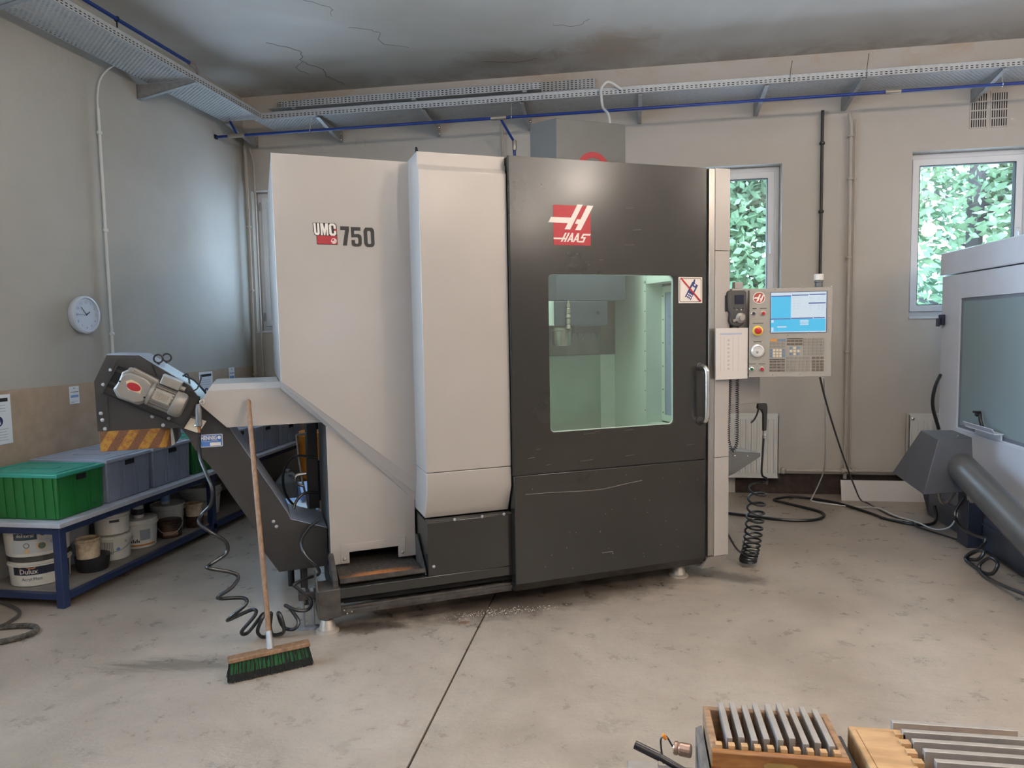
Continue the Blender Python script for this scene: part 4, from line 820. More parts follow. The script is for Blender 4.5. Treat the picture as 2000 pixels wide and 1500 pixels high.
keys((1295,), (958, 997, 1035, 1074, 1112, 1150), 40, 26, keyg, 'keys'); keys((1355, 1412, 1468, 1522), (958, 997, 1035, 1074, 1112, 1150), 42, 26, keyg, 'keys')
keys((1078, 1130, 1183, 1238, 1290, 1342), (1200, 1245, 1283, 1320, 1357), 40, 26, keyg, 'keys'); keys((1410, 1465, 1520), (1200, 1245, 1283, 1320, 1357), 42, 28, keyd, 'keys')
m = MB(); qbox(m, 832, 1211, 1035, 1221, -.001, 0); qbox(m, 1060, 944, 1265, 954, -.001, 0)
for q in ((600, 546, 655, 556), (697, 546, 790, 554), (606, 738, 745, 746), (618, 978, 722, 986), (560, 1268, 650, 1275), (685, 1268, 775, 1275)): qbox(m, *q, -.001, 0)
m.build('lettering', ink, pd)
def button(a, b, rr, m1, m2, nm, lab=None, h=.014):
    x, z = Q(a, b); q = MB().lathe([(rr, 0), (rr, .004), (rr*.8, .006)], (x, 0, z), (0, -1, 0), 20).build(nm, m1, pd, label=lab)
    MB().lathe([(rr*.66, .006), (rr*.66, h-.003), (rr*.5, h)], (x, 0, z), (0, -1, 0), 20).build('cap', m2, q); return q
button(616, 614, .014, chrome, blackp, 'push_button', 'black push button'); button(743, 614, .016, brass, redb, 'push_button', 'red push button'); button(596, 1340, .015, chrome, greenb, 'push_button', 'green push button'); button(730, 1340, .016, brass, redb, 'push_button', 'red push button')
button(672, 838, .031, yel, redb, 'emergency_stop', 'red mushroom button on a yellow disc', .03)
x, z = Q(670, 1098); q = MB().lathe([(.041, 0), (.041, .006), (.038, .018), (.030, .022), (.026, .016), (.004, .015)], (x, 0, z), (0, -1, 0), 36).build('handwheel', mat('knob_pale', (214, 210, 204), .25, .3), pd, label='pale round jog handwheel')
MB().lathe([(.007, .015), (.008, .03), (.004, .034)], (x-.006, 0, z-.008), (0, -1, 0), 12).build('crank_knob', chrome, q)
m = MB(); m.ring((x, -.001, z+.002), (0, 1, 0), .045, .0015, 16, 5, math.radians(-150)+PI/2, math.radians(-30)+PI/2); 
x, z = Q(686, 413); q = MB().lathe([(.036, 0), (.036, .003)], (x, 0, z), (0, -1, 0), 32).build('round_emblem', lwhite, pd)
MB().lathe([(.032, .0031), (.032, .0036)], (x, 0, z), (0, -1, 0), 32).build('emblem_field', mat('emblem_maroon', (150, 60, 44), .4), q)
def R1(a, b): xx, zz2 = Q(a, b); return (xx, zz2)
MB().prism([R1(*c) for c in ((690, 368), (712, 368), (672, 460), (648, 460), (664, 424), (616, 424), (626, 405), (672, 405))], -.0044, -.0037).prism([R1(*c) for c in ((735, 372), (750, 385), (718, 462), (694, 468), (706, 436), (694, 434), (702, 418), (714, 416))], -.0044, -.0037).build('emblem_stroke', lwhite, q)
MB().lathe([(.030, 0), (.030, .006), (.022, .010), (.022, .035), (.027, .037), (.027, .045), (.022, .048)], (.416, .05, .541), (0, 0, 1), 24).build('beacon_base', greyp, pd, label='grey lamp base')
MB().lathe([(.028, .048), (.029, .052), (.029, .082), (.026, .086)], (.416, .05, .541), (0, 0, 1), 24).build('beacon_lens', mat('beacon', (214, 206, 196), .35), pd, label='pale beacon lamp')
for a, b in ((898, 308), (1257, 298), (1625, 290), (1608, 667), (1603, 1040), (1595, 1413), (1235, 1414), (878, 1415), (1068, 902), (1312, 900)):
    x, z = Q(a, b); MB().lathe([(.004, 0), (.002, .002)], (x, 0, z), (0, -1, 0), 8).build('screw', chrome, pd)
m = MB().box(-.12, .03, .03, .07, .02, .06).build('support_arm', white, pd)

# hand-held jog remote hooked on the side box
jg = thing('handheld_remote', 'dark grey handheld jog remote with a small display hooked left of the pendant', 'remote control', MW(2.51, -.12, 1.60), RM*.5)
MB().prism([(-.045, .075), (-.058, .10), (-.062, .20), (-.05, .214), (.05, .214), (.06, .20), (.060, .10), (.050, .07), (.052, .03), (.038, .002), (.012, -.008), (-.012, -.008), (-.036, .002), (-.050, .03)], -.05, .0).build('body', mat('remote_grey', (50, 47, 45), .5), jg, bevel=.006)
MB().box(-.072, -.055, -.03, .01, .085, .185).build('grip', mat('remote_dark', (38, 36, 35), .6), jg, bevel=.003)
MB().box(-.018, .040, -.053, -.05, .130, .185).build('display', mat('display_dark', (18, 22, 40), .2), jg)
for k in range(5): MB().lathe([(.006, 0), (.005, .004)], (-.018+k*.014, -.05, .105-.010*(k % 2)), (0, -1, 0), 10).build('button', chrome if k % 2 else blackp, jg)
q = MB().lathe([(.032, 0), (.032, .008), (.024, .016), (.016, .02), (.016, .028)], (.020, -.05, .045), (0, -1, 0), 28).build('dial', aluf, jg)
MB().obox((-.01, -.062, .035), (1, 0, .4), (0, 1, 0), (-.4, 0, 1), .022, .004, .008).build('lever', aluf, q)
# coiled cord of the remote
cp = coil([MW(2.485, -.125, 1.600), MW(2.483, -.125, 1.30), MW(2.470, -.125, .95), MW(2.478, -.125, .85), MW(2.505, -.125, .812), MW(2.532, -.125, .85), MW(2.535, -.125, .95), MW(2.530, -.13, 1.30), MW(2.528, -.13, 1.600)], .0095, 118, 8)
adopt(MB().tube(cp, .0026, 5).build('coiled_cord', rubber), jg)

# air gun and coiled hose, right
ag = thing('air_gun', 'black air blow gun hanging beneath the side box right of the machine', 'air gun', MW(2.80, -.03, 1.00), RM*.3)
MB().prism([(-.03, .088), (.028, .090), (.034, .06), (.030, -.09), (.006, -.095), (.004, .02), (-.008, .045), (-.035, .055)], -.014, .014).build('body', blackp, ag, bevel=.006)
MB().tube(spline([(-.02, 0, .06), (-.03, 0, .02), (-.05, 0, -.02), (-.07, 0, -.04)], 4), .006, 8).build('nozzle', blackp, ag)
MB().lathe([(.010, 0), (.010, -.03), (.013, -.034), (.013, -.05)], (.018, 0, -.092), (0, 0, 1), 12).build('connector', chrome, ag)
c2 = [MW(2.815, -.03, .86)]+[MW(2.80, -.03, .77), MW(2.79, -.03, .62), MW(2.785, -.02, .50)]
cpath = [MW(2.79, 0, .52), MW(2.76, .02, .40), MW(2.73, .04, .27), MW(2.715, .05, .18), MW(2.71, .05, .06)]
cc = []
base = spline(cpath, 20); 
def zat(t): return .55-(.55-.035)*(1-(1-t)**2.3)
for k in range(int(16*18)+1):
    t_ = k/(16*18); a_ = 2*PI*16*t_; p0 = MW(2.80-.075*min(1, t_*1.3), .0, zat(t_)); R_ = .056-.006*t_
    cc.append(p0+Vector((math.cos(a_)*R_, math.sin(a_)*R_, math.sin(a_)*.012*(1-t_))))
tail = spline([cc[-1], MW(2.68, .05, .10), MW(2.60, .10, .25), MW(2.50, .25, .42), MW(2.44, .40, .50)], 8)
tag(MB().tube(spline([MW(2.818, -.03, .865), MW(2.81, -.03, .75), MW(2.805, -.03, .62), MW(2.85, -.02, .585), MW(2.86, -.02, .56)], 6)[:-1]+cc+tail[1:], .0072, 7).build('coiled_air_hose', rubber), 'black spiral air hose hanging right of the machine almost to the floor', 'hose')

# ================================================================== CHIP CONVEYOR (machine's frame)
cv = thing('chip_conveyor', 'black inclined chip conveyor with a striped discharge chute left of the milling machine', 'conveyor', OM, RM)
side = [(-1.097, 1.368), (-1.033, 1.502), (-.881, 1.495), (-.815, 1.447), (-.641, 1.322), (-.580, 1.221), (-.456, 1.084), (-.173, .582), (-.153, .535), (.045, .463), (.045, .242), (-.002, .240), (-.229, .239), (-.335, .417), (-.342, .497), (-.474, .729), (-.528, .829), (-.637, .980), (-.667, 1.052), (-.700, 1.100), (-1.095, 1.106)]
MB().prism(side, .36, .362).build('side_plate', dark, cv)
MB().prism([(x*.999, z*.999) for x, z in side], .362, .75).build('casing', dark, cv, bevel=.003)
top = [(-.815, 1.449), (-.641, 1.324), (-.580, 1.223), (-.456, 1.086), (-.173, .584), (-.153, .537), (.045, .465)]
MB().prism(top+[(x, z+.004) for x, z in reversed(top)], .362, .748).build('top_cover', mat('conveyor_top_lit', (150, 160, 178), .32, .2, var=.06, vs=5), cv)  # daylight on the arm and head tops painted in as pale blue
MB().prism([(-1.033, 1.503), (-.881, 1.497), (-.815, 1.450), (-.815, 1.454), (-.880, 1.501), (-1.033, 1.508)], .362, .75).build('head_cover', mat('conveyor_top_lit', (150, 160, 178)), cv)
m = MB(); m.box(-.303, .05, .357, .36, .460, .466); m.prism([(-1.055, 1.345), (-.995, 1.482), (-.985, 1.478), (-1.043, 1.340)], .355, .36).prism([(-1.05, 1.345), (-1.043, 1.34), (-1.04, 1.105), (-1.052, 1.105)], .355, .36); m.build('folded_seam', dark, cv, kind='stuff')
rc = [(-.982, 1.459), (-1.070, 1.302), (-.683, 1.098), (-.593, 1.264)]
rc2 = [(-.980, 1.449), (-1.058, 1.306), (-.688, 1.108), (-.604, 1.260)]
fr = MB().plate(rc, [rc2], .345, .36).build('motor_frame', blackp, cv)
MB().prism(rc2, .356, .3595).build('motor_plate', dark, fr)
D = Vector((.894, 0, -.448)); Nn = Vector((.448, 0, .894)); GC = Vector((-.900, .0, 1.338))
for o_ in (.052, -.052): 
    c_ = GC-D*.105+Nn*o_; MB().obox((c_.x, .354, c_.z), D, (0, 1, 0), Nn, .022, .003, .008).build('slot', gap, fr)
c_ = GC-D*.100; MB().obox((c_.x, .354, c_.z), D, (0, 1, 0), Nn, .03, .003, .028).build('slot', gap, fr)
def gp(d, n_, y): p = GC+D*d+Nn*n_; return (p.x, y, p.z)
def gpoly(pts): return [((GC+D*a+Nn*b).x, (GC+D*a+Nn*b).z) for a, b in pts]
mo = MB().prism(gpoly([(-.085, .045), (-.045, .088), (.095, .075), (.100, .030), (.085, -.055), (.05, -.085), (-.05, -.088), (-.088, -.055), (-.080, -.01)]), .30, .345).prism(gpoly([(-.075, .035), (-.045, .060), (.03, .062), (.072, .045), (.085, 0), (.070, -.055), (.03, -.078), (-.04, -.076), (-.078, -.045)]), .262, .30).build('gear_motor', aluf, cv, bevel=.008, seg=3)
for a, b in ((-.05, .072), (.085, .058)): MB().lathe([(.014, 0), (.014, .01), (.006, .012)], gp(a, b, .30), (0, -1, 0), 14).build('bolt', aluf, mo)
for a, b in ((-.070, 0.0), (.066, -.03)): MB().lathe([(.005, 0), (.005, .001)], gp(a, b, .262), (0, -1, 0), 10).build('bolt_hole', gap, mo)
e_ = [(.034*math.cos(2*PI*k/24)-.0, .020*math.sin(2*PI*k/24)-.0) for k in range(24)]
bd = MB().prism(gpoly([(-.045, .012), (-.025, .030), (.01, .028), (.035, .012), (.042, -.020), (-.02, -.024)]), .2605, .262).build('motor_badge', mat('badge_gold', (206, 186, 150), .4, .3), mo)
MB().prism(gpoly(e_), .2590, .2604).build('badge_field', red, bd)
MB().cyl(gp(.075, -.002, .285), gp(.20, -.002, .285), .054, seg=32).lathe([(.062, 0), (.062, .014)], gp(.078, -.002, .285), D, 32).build('motor_body', aluf, mo)
m = MB()
for k in range(20):
    a = 2*PI*k/20; rv = Vector((0, 1, 0))*math.cos(a)+Nn*math.sin(a); p = Vector(gp(.145, -.002, .285))+rv*.057; m.obox(p, D, rv, D.cross(rv), .05, .006, .0017)
m.build('fins', aluf, mo, kind='stuff')
p = Vector(gp(.145, .012, .223)); MB().obox(p, D, (0, 1, 0), Nn, .043, .002, .030).build('rating_plate', mat('plate_shiny', (190, 186, 176), .25, .7), mo)
m = MB()
for k in range(5): m.obox(Vector(gp(.115+k*.014, .008, .2205)), D, (0, 1, 0), Nn, .004, .0006, .018)
m.build('rating_print', mat('print_brown', (120, 108, 92), .6), mo, kind='stuff')
MB().lathe([(.058, 0), (.066, .004), (.068, .012), (.068, .045), (.060, .060), (.045, .066)], gp(.195, -.002, .285), D, 32).build('fan_cowl', aluf, mo)
tb = MB().obox(gp(.150, .088, .300), D, (0, 1, 0), Nn, .050, .04, .024).build('terminal_box', aluf, mo, bevel=.006, seg=3)
MB().obox(gp(.150, .113, .300), D, (0, 1, 0), Nn, .052, .041, .004).build('terminal_lid', galv, mo, bevel=.002)
MB().cyl(gp(.20, .082, .29), gp(.225, .082, .29), .013).build('cable_gland', aluf, mo)
MB().tube(spline([gp(.222, .082, .29), gp(.25, .085, .285), gp(.275, .11, .30), gp(.270, .16, .345), gp(.262, .175, .37)], 6), .004, 6).build('motor_cable', blackp, mo)
MB().obox(gp(.045, .108, .358), Nn*.7-D*.7, (0, 1, 0), D, .035, .002, .003).build('seam', gap, cv)
for x, z in ((-1.075, 1.20), (-1.070, 1.165), (-1.06, 1.118), (-.835, 1.170), (-.785, 1.120), (-.755, 1.155), (-1.018, 1.425), (-1.055, 1.350), (-.247, .535), (-.232, .505)):
    MB().lathe([(.010, 0), (.009, .004), (.004, .006)], (x, .36, z), (0, -1, 0), 12).build('bolt', galv, cv)
# striped discharge chute
cx = [(-1.088, .358), (-.80, .358), (-.775, .370), (-.758, .40), (-.758, .748), (-1.088, .748)]
MB().prism([(x, y) for x, y in cx], .998, 1.105, 'z').build('discharge_chute', MC['hazard'], cv, bevel=.003)
MB().loft([(-.755, .40, 1.00), (-.735, .40, 1.01), (-.735, .74, 1.01), (-.755, .74, 1.00)], [(-.755, .40, 1.13), (-.748, .40, 1.13), (-.748, .74, 1.13), (-.755, .74, 1.13)]).build('chute_lip', galv, cv)
for y in (.44, .60): 
    x0 = -.800 if y < .5 else -.775
    MB().ring((x0, y, 1.475), (.1, -1, .05), .022, .0048, 24, 8).lathe([(.008, -.032), (.008, -.02)], (x0, y, 1.475), (0, 0, 1), 8).build('lifting_eye', blackp, cv)
MB().tube(spline([(-.685, .45, 1.375), (-.66, .44, 1.385), (-.65, .42, 1.34), (-.655, .40, 1.30), (-.665, .38, 1.27)], 5), .005, 6).tube(spline([(-.675, .46, 1.375), (-.63, .46, 1.35), (-.59, .46, 1.30), (-.56, .46, 1.255)], 5), .006, 6).build('cable', blackp, cv)
sg = MB().prism(rrect(-.607, -.492, .985, 1.056, .006), .357, .36).build('maker_label', mat('label_blue', (70, 110, 170), .4), cv)
MB().plate(rrect(-.606, -.493, .986, 1.055, .006), [rrect(-.603, -.496, .989, 1.052, .005)], .3562, .357).box(-.558, -.503, .3562, .357, .992, 1.010).prism(circ(-.510, 1.036, .009, 16), .3562, .357).build('label_field', lwhite, sg)
MB().text('HENNIG', .030, (-.6035, .3565, 1.026), (1, 0, 0), (0, 0, 1), .0005, .72, bold=.0008).build('label_lettering', lwhite, sg, recalc=False)
MB().text('www.hennigworldwide.com', .008, (-.598, .3565, 1.0165), (1, 0, 0), (0, 0, 1), .0005, .9).build('label_lettering', lwhite, sg, recalc=False)
MB().prism([(-.642, 1.160), (-.570, 1.130), (-.612, 1.066), (-.684, 1.098)], .352, .3555).build('paper_tag', mat('tag_cream', (206, 194, 172), .7), cv)
# legs of the conveyor inside the machine side
MB().box(-.10, -.07, .42, .45, 0, .24).box(-.10, -.07, .65, .68, 0, .24).build('leg', dark, cv)

# beige connecting box between conveyor and machine
wb = thing('conveyor_guard', 'beige sheet metal guard box bridging the conveyor and the milling machine', 'guard', OM, RM)
MB().prism([(-.553, 1.300), (-.594, 1.230), (-.465, 1.098), (.030, 1.096), (-.176, 1.300)], .27, .355).build('guard_front', white, wb, bevel=.002)
MB().loft([(-.553, .27, 1.301), (-.178, .27, 1.301), (-.178, .32, 1.332), (-.530, .32, 1.332)], [(-.553, .275, 1.296), (-.178, .275, 1.296), (-.178, .325, 1.325), (-.530, .325, 1.325)]).loft([(-.530, .32, 1.333), (-.188, .32, 1.333), (-.188, .80, 1.333), (-.530, .80, 1.333)], [(-.530, .32, 1.328), (-.188, .32, 1.328), (-.188, .80, 1.328), (-.530, .80, 1.328)]).build('guard_top', white, wb)

# air blow gun on the conveyor with its stretched spiral hose
gn = thing('air_gun', 'grey and brass air gun hanging on the conveyor above its black spiral hose', 'air gun', OM, RM)
MB().lathe([(.012, 0), (.016, .004), (.0165, .09), (.013, .105), (.010, .12)], (-.600, .245, 1.115), (0, 0, 1), 16).build('body', mat('gun_grey', (112, 112, 112), .4, .5), gn)
MB().ring((-.578, .245, 1.245), (0, 1, 0), .010, .006, 16, 8).build('top_ring', brass, gn)
MB().lathe([(.010, 0), (.010, .014)], (-.600, .245, 1.100), (0, 0, 1), 6).lathe([(.007, -.02), (.007, 0)], (-.600, .245, 1.100), (0, 0, 1), 12).build('connector', mat('brass', (176, 120, 84), .35, .8), gn)
MB().cyl((-.60, .25, 1.155), (-.635, .30, 1.165), .009).cyl((-.60, .25, 1.125), (-.62, .26, 1.120), .008).build('valve_stem', chrome, gn)
hp = [(-0.601, 0.245, 1.084), (-0.605, 0.25, 0.959), (-0.58, 0.202, 0.883), (-0.547, 0.158, 0.793), (-0.557, 0.171, 0.709), (-0.604, 0.177, 0.657), (-0.615, 0.126, 0.625), (-0.563, 0.086, 0.586), (-0.492, 0.102, 0.52), (-0.49, 0.104, 0.458), (-0.568, 0.051, 0.422), (-0.571, 0.014, 0.415), (-0.467, 0.032, 0.374), (-0.436, 0.031, 0.343), (-0.468, -0.011, 0.308), (-0.53, -0.025, 0.276), (-0.521, 0.013, 0.25), (-0.416, 0.025, 0.233), (-0.404, -0.014, 0.213), (-0.485, -0.024, 0.154), (-0.482, 0.015, 0.134), (-0.376, 0.023, 0.165), (-0.359, -0.017, 0.153), (-0.429, -0.022, 0.076), (-0.402, 0.018, 0.048), (-0.327, 0.021, 0.131), (-0.325, -0.019, 0.135), (-0.353, -0.02, 0.066), (-0.333, 0.02, 0.014), (-0.302, 0.019, 0.024), (-0.282, -0.022, 0.143), (-0.29, -0.017, 0.134), (-0.286, 0.023, 0.027), (-0.256, 0.016, 0.014), (-0.222, -0.023, 0.046), (-0.237, -0.015, 0.128), (-0.248, 0.024, 0.123), (-0.226, 0.013, 0.054), (-0.176, -0.025, 0.047), (-0.148, -0.012, 0.079), (-0.188, 0.026, 0.144), (-0.209, 0.01, 0.167), (-0.154, -0.026, 0.147), (-0.096, -0.009, 0.137), (-0.078, 0.047, 0.165), (-0.146, 0.064, 0.236), (-0.158, 0.066, 0.257), (-0.088, 0.124, 0.262), (-0.022, 0.194, 0.254), (-0.03, 0.207, 0.293), (-0.09, 0.212, 0.365), (-0.105, 0.274, 0.431), (-0.054, 0.338, 0.484), (0.0, 0.351, 0.52)]
MB().tube(spline(hp, 5), .0095, 10).build('spiral_hose', rubber, gn)

# pump and piping seen in the gap
pu = thing('coolant_pump', 'dark coolant pump with pipes and black hoses by the lower left side', 'pump', OM, RM)
MB().box(-.02, .045, .84, 1.0, .47, 1.02).build('manifold', blackp, pu, bevel=.004)
MB().lathe([(.04, .98), (.04, 1.05)], (.03, .9, 0), (0, 0, 1), 16).lathe([(.035, .52), (.035, .78)], (.03, .88, 0), (0, 0, 1), 16).build('cap', bluesteel, pu)
MB().tube([(-.08, .88, .95), (-.07, .88, .80), (-.05, .88, .62), (-.02, .88, .45)], .007, 8).tube([(-.08, .88, .95), (0, .88, .955)], .008, 8).build('thin_pipe', brass, pu)
MB().tube(spline([(-.05, .86, .62), (-.09, .86, .64), (-.09, .86, .69), (-.03, .86, .70)], 5), .010, 8).build('valve', chrome, pu)
MB().tube(spline([(.04, .83, .80), (-.10, .83, .82), (-.17, .83, .72), (-.16, .83, .58), (-.08, .83, .48), (.02, .83, .47)], 6), .008, 8).build('hose_loop', rubber, pu)
MB().tube(spline([(.04, .70, .60), (-.06, .68, .61), (-.12, .66, .54), (-.10, .62, .47), (-.03, .60, .44), (.03, .60, .45)], 6), .009, 8).build('hose_loop', rubber, pu)
MB().tube(spline([(-.55, .80, .75), (-.42, .82, .62), (-.28, .84, .50), (-.15, .84, .44), (-.02, .84, .46)], 6), .006, 8).build('cable', rubber, pu)
ct = thing('coolant_tank', 'bluish steel coolant tank between the conveyor foot and the machine', 'tank', OM, RM)
MB().box(-.18, .045, .76, 1.35, .30, .44).box(-.05, .045, 1.2, 1.6, .30, .50).build('tank', mat('tank_blue', (110, 140, 190), .35, .3), ct, bevel=.004)
MB().box(-.13, .0, .90, 1.2, .44, .450).build('lid', galv, ct)
MB().cyl((-.15, .8, 0), (-.15, .8, .3), .02).cyl((-.15, 1.3, 0), (-.15, 1.3, .3), .02).cyl((.02, 1.3, 0), (.02, 1.3, .3), .02).build('foot', blackp, ct)

# ================================================================== BROOM
bt, bb_ = Vector((-2.025, 3.535, 1.213)), Vector((-1.697, 3.055, .115))
a_, b_ = Vector((-1.838, 2.925, .095)), Vector((-1.543, 3.150, .095)); bc = (a_+b_)/2; bx_ = (b_-a_).normalized(); 
tl = Vector((bx_.y, -bx_.x, 0)).normalized()        # towards the camera
br = thing('broom', 'wooden push broom with green and black bristles leaning on the conveyor guard', 'broom', (bc.x, bc.y, 0))
o = Vector((bc.x, bc.y, 0))
MB().tube([bb_-o+(bt-bb_)*.05, bt-o], .0125, 14, rs=[.0125, .0130]).lathe([(.0135, 0), (.0145, .01), (.0135, .03), (.008, .038)], bt-o-(bt-bb_).normalized()*.0, (bt-bb_), 14).build('handle', wood, br)
MB().tube([bb_-o-(bt-bb_)*.012, bb_-o+(bt-bb_)*.055], .0145, 12, rs=[.018, .0135]).build('socket', galv, br)
up = Vector((0, 0, 1)); back = -tl
hc = Vector((0, 0, .098)); L_ = (b_-a_).length/2
MB().loft([hc-bx_*L_+tl*(-.028)+up*(-.010), hc-bx_*L_+tl*.028+up*(-.010), hc-bx_*L_+tl*.024+up*.008, hc-bx_*L_+tl*(-.020)+up*.012],
          [hc+bx_*L_+tl*(-.028)+up*(-.010), hc+bx_*L_+tl*.028+up*(-.010), hc+bx_*L_+tl*.024+up*.008, hc+bx_*L_+tl*(-.020)+up*.012]).build('head', wood, br, bevel=.004, seg=3)
mg, mk = MB(), MB(); rd = random.Random(2)
for i in range(62):
    for j in range(6):
        for q in range(5):
            s0 = -L_*.97+2*L_*.97*(i+.5)/62; t0 = -.022+.044*(j+.5)/6
            st = hc+bx_*(s0+rd.uniform(-.002, .002))+tl*(t0+rd.uniform(-.002, .002))+up*(-.010)
            spread = 1.55; en = Vector((0, 0, 0))+bx_*(s0*1.06+rd.uniform(-.006, .006))+tl*(t0*spread+.012+rd.uniform(-.006, .006)); en.z = rd.uniform(.002, .010)
            w_ = bx_*.0009
            gfront = (j >= 3) and (q < 3) and (i % 3 != 0) and (abs(s0) < L_*.93)
            if gfront:
                md = st.lerp(en, .62); mg.add([st-w_, st+w_, md+w_*1.5, md-w_*1.5], [(0, 1, 2, 3)]); mk.add([md-w_*1.3, md+w_*1.3, en+w_*2, en-w_*2], [(0, 1, 2, 3)])
            else: mk.add([st-w_, st+w_, en+w_*2, en-w_*2], [(0, 1, 2, 3)])
            if j in (0, 5):
                w2 = tl*.0009; mk.add([st-w2, st+w2, en+w2*2, en-w2*2], [(0, 1, 2, 3)])
mg.build('green_bristles', bristg, br, kind='stuff', smooth=False, recalc=False); mk.build('black_bristles', bristk, br, kind='stuff', smooth=False, recalc=False)

# ================================================================== TABLE WITH CRATES
tb_ = thing('workbench_shelf', 'low long table with grey top and dark blue steel frame along the left wall', 'table', (-3.6, 3.6, 0))
o = (-3.6, 3.6, 0)
def tbx(x0, x1, y0, y1, z0, z1): return MB().box(x0+3.6, x1+3.6, y0-3.6, y1-3.6, z0, z1)
tbx(-3.915, -3.275, 3.585, 6.90, .487, .515).build('table_top', ptable, tb_, bevel=.003)
for x in (-3.345, -3.90):
    for y in (3.60, 5.14, 6.80): tbx(x, x+.05, y, y+.05, 0, .486).build('leg', bluesteel, tb_, bevel=.003)
tbx(-3.34, -3.30, 3.64, 6.8, .445, .485).build('rail', bluesteel, tb_); tbx(-3.33, -3.295, 3.65, 6.8, .045, .080).build('rail', bluesteel, tb_); tbx(-3.86, -3.345, 3.605, 3.64, .05, .085).build('rail', bluesteel, tb_); tbx(-3.86, -3.345, 3.605, 3.64, .445, .485).build('rail', bluesteel, tb_)
tbx(-3.90, -3.335, 3.645, 6.8, .078, .090).build('lower_shelf', mat('shelf_grey', (128, 120, 112), .7, var=.12, vs=8), tb_)

def crate(y0, y1, z0, h, body, lid, lab, x0=-3.90, x1=-3.335, mark=False):
    t = thing('storage_crate', lab, 'crate', ((x0+x1)/2, (y0+y1)/2, z0), 0, 'crates on the low table')
    hx, hy = (x1-x0)/2, (y1-y0)/2; tp = .02
    m = MB(); m.loft([(-hx+tp, -hy+tp*.6, 0), (hx-tp*.5, -hy+tp*.6, 0), (hx-tp*.5, hy-tp*.6, 0), (-hx+tp, hy-tp*.6, 0)], [(-hx+.008, -hy+.004, h), (hx-.004, -hy+.004, h), (hx-.004, hy-.004, h), (-hx+.008, hy-.004, h)])
    m.build('body', body, t, bevel=.008, seg=2)
    r_ = MB()
    def rib(px_, py_, nx, ny, wd):
        # vertical rib following the tapered wall
        bx2, by2 = (px_-nx*tp*.5, py_-ny*tp*.6) ; 
        a1_ = Vector((-ny, nx, 0))*wd/2; nn = Vector((nx, ny, 0))
        p0 = Vector((px_-nx*(tp*.5-.003), py_-ny*(tp*.6-.003), .012)); p1 = Vector((px_, py_, h-.01))
        r_.loft([p0-a1_, p0+a1_, p0+a1_+nn*.005, p0-a1_+nn*.005], [p1-a1_, p1+a1_, p1+a1_+nn*.004, p1-a1_+nn*.004])
    n = 8
    for k in range(n): rib(-hx+.06+k*(2*hx-.10)/(n-1), -hy+.002, 0, -1, .026)
    for k in (-.42, -.20, .20, .42): rib(hx-.004, 2*hy*k, 1, 0, .006)
    r_.build('ribs', body, t, kind='stuff')
    MB().box(hx-.004, hx+.0035, -.035 if hy < .2 else -.045, .035 if hy < .2 else .045, h-.050, h-.020).build('grip_hole', gap, t)
    MB().box(hx-.010, hx+.003, -.052, -.047, .01, h-.01).box(hx-.010, hx+.003, .047, .052, .01, h-.01).build('handle_frame', body, t, kind='stuff')
    if lid:
        l = MB().box(-hx-.004, hx+.006, -hy-.002, hy+.002, h-.012, h+.012).build('lid', lid, t, bevel=.005)
        MB().plate([(-hx+.03, -hy+.03), (hx-.03, -hy+.03), (hx-.03, hy-.03), (-hx+.03, hy-.03)], [[(-hx+.05, -hy+.05), (hx-.05, -hy+.05), (hx-.05, hy-.05), (-hx+.05, hy-.05)]], h+.012, h+.016, 'z').box(-.12, .12, -.03, .03, h+.012, h+.016).build('lid_ridge', lid, l)
    if mark: MB().text('TKO', .018, (hx-.010, .09, .03), (0, 1, 0), (-.06, 0, 1), .003).build('mark', gap, t, recalc=False)
    return t
crate(3.645, 4.035, .5155, .265, gcrate, glid, 'green ribbed storage crate with a turquoise lid, nearest on the low table', mark=True)
crate(4.055, 4.485, .5155, .275, grcrate, grlid, 'grey lidded storage crate next behind the nearest green crate')
crate(4.510, 4.950, .5155, .275, grcrate, grlid, 'grey lidded storage crate under the striped conveyor chute')
crate(4.975, 5.33, .5155, .265, gcrate, glid, 'green storage crate partly hidden by the conveyor arm')
crate(5.45, 5.90, .5155, .26, grcrate, None, 'grey open crate seen behind the broom handle')
crate(5.92, 6.36, .5155, .24, grcrate, None, 'grey crate seen beneath the beige guard box')
crate(6.38, 6.82, .5155, .20, grcrate, None, 'grey crate at the far end of the low table')

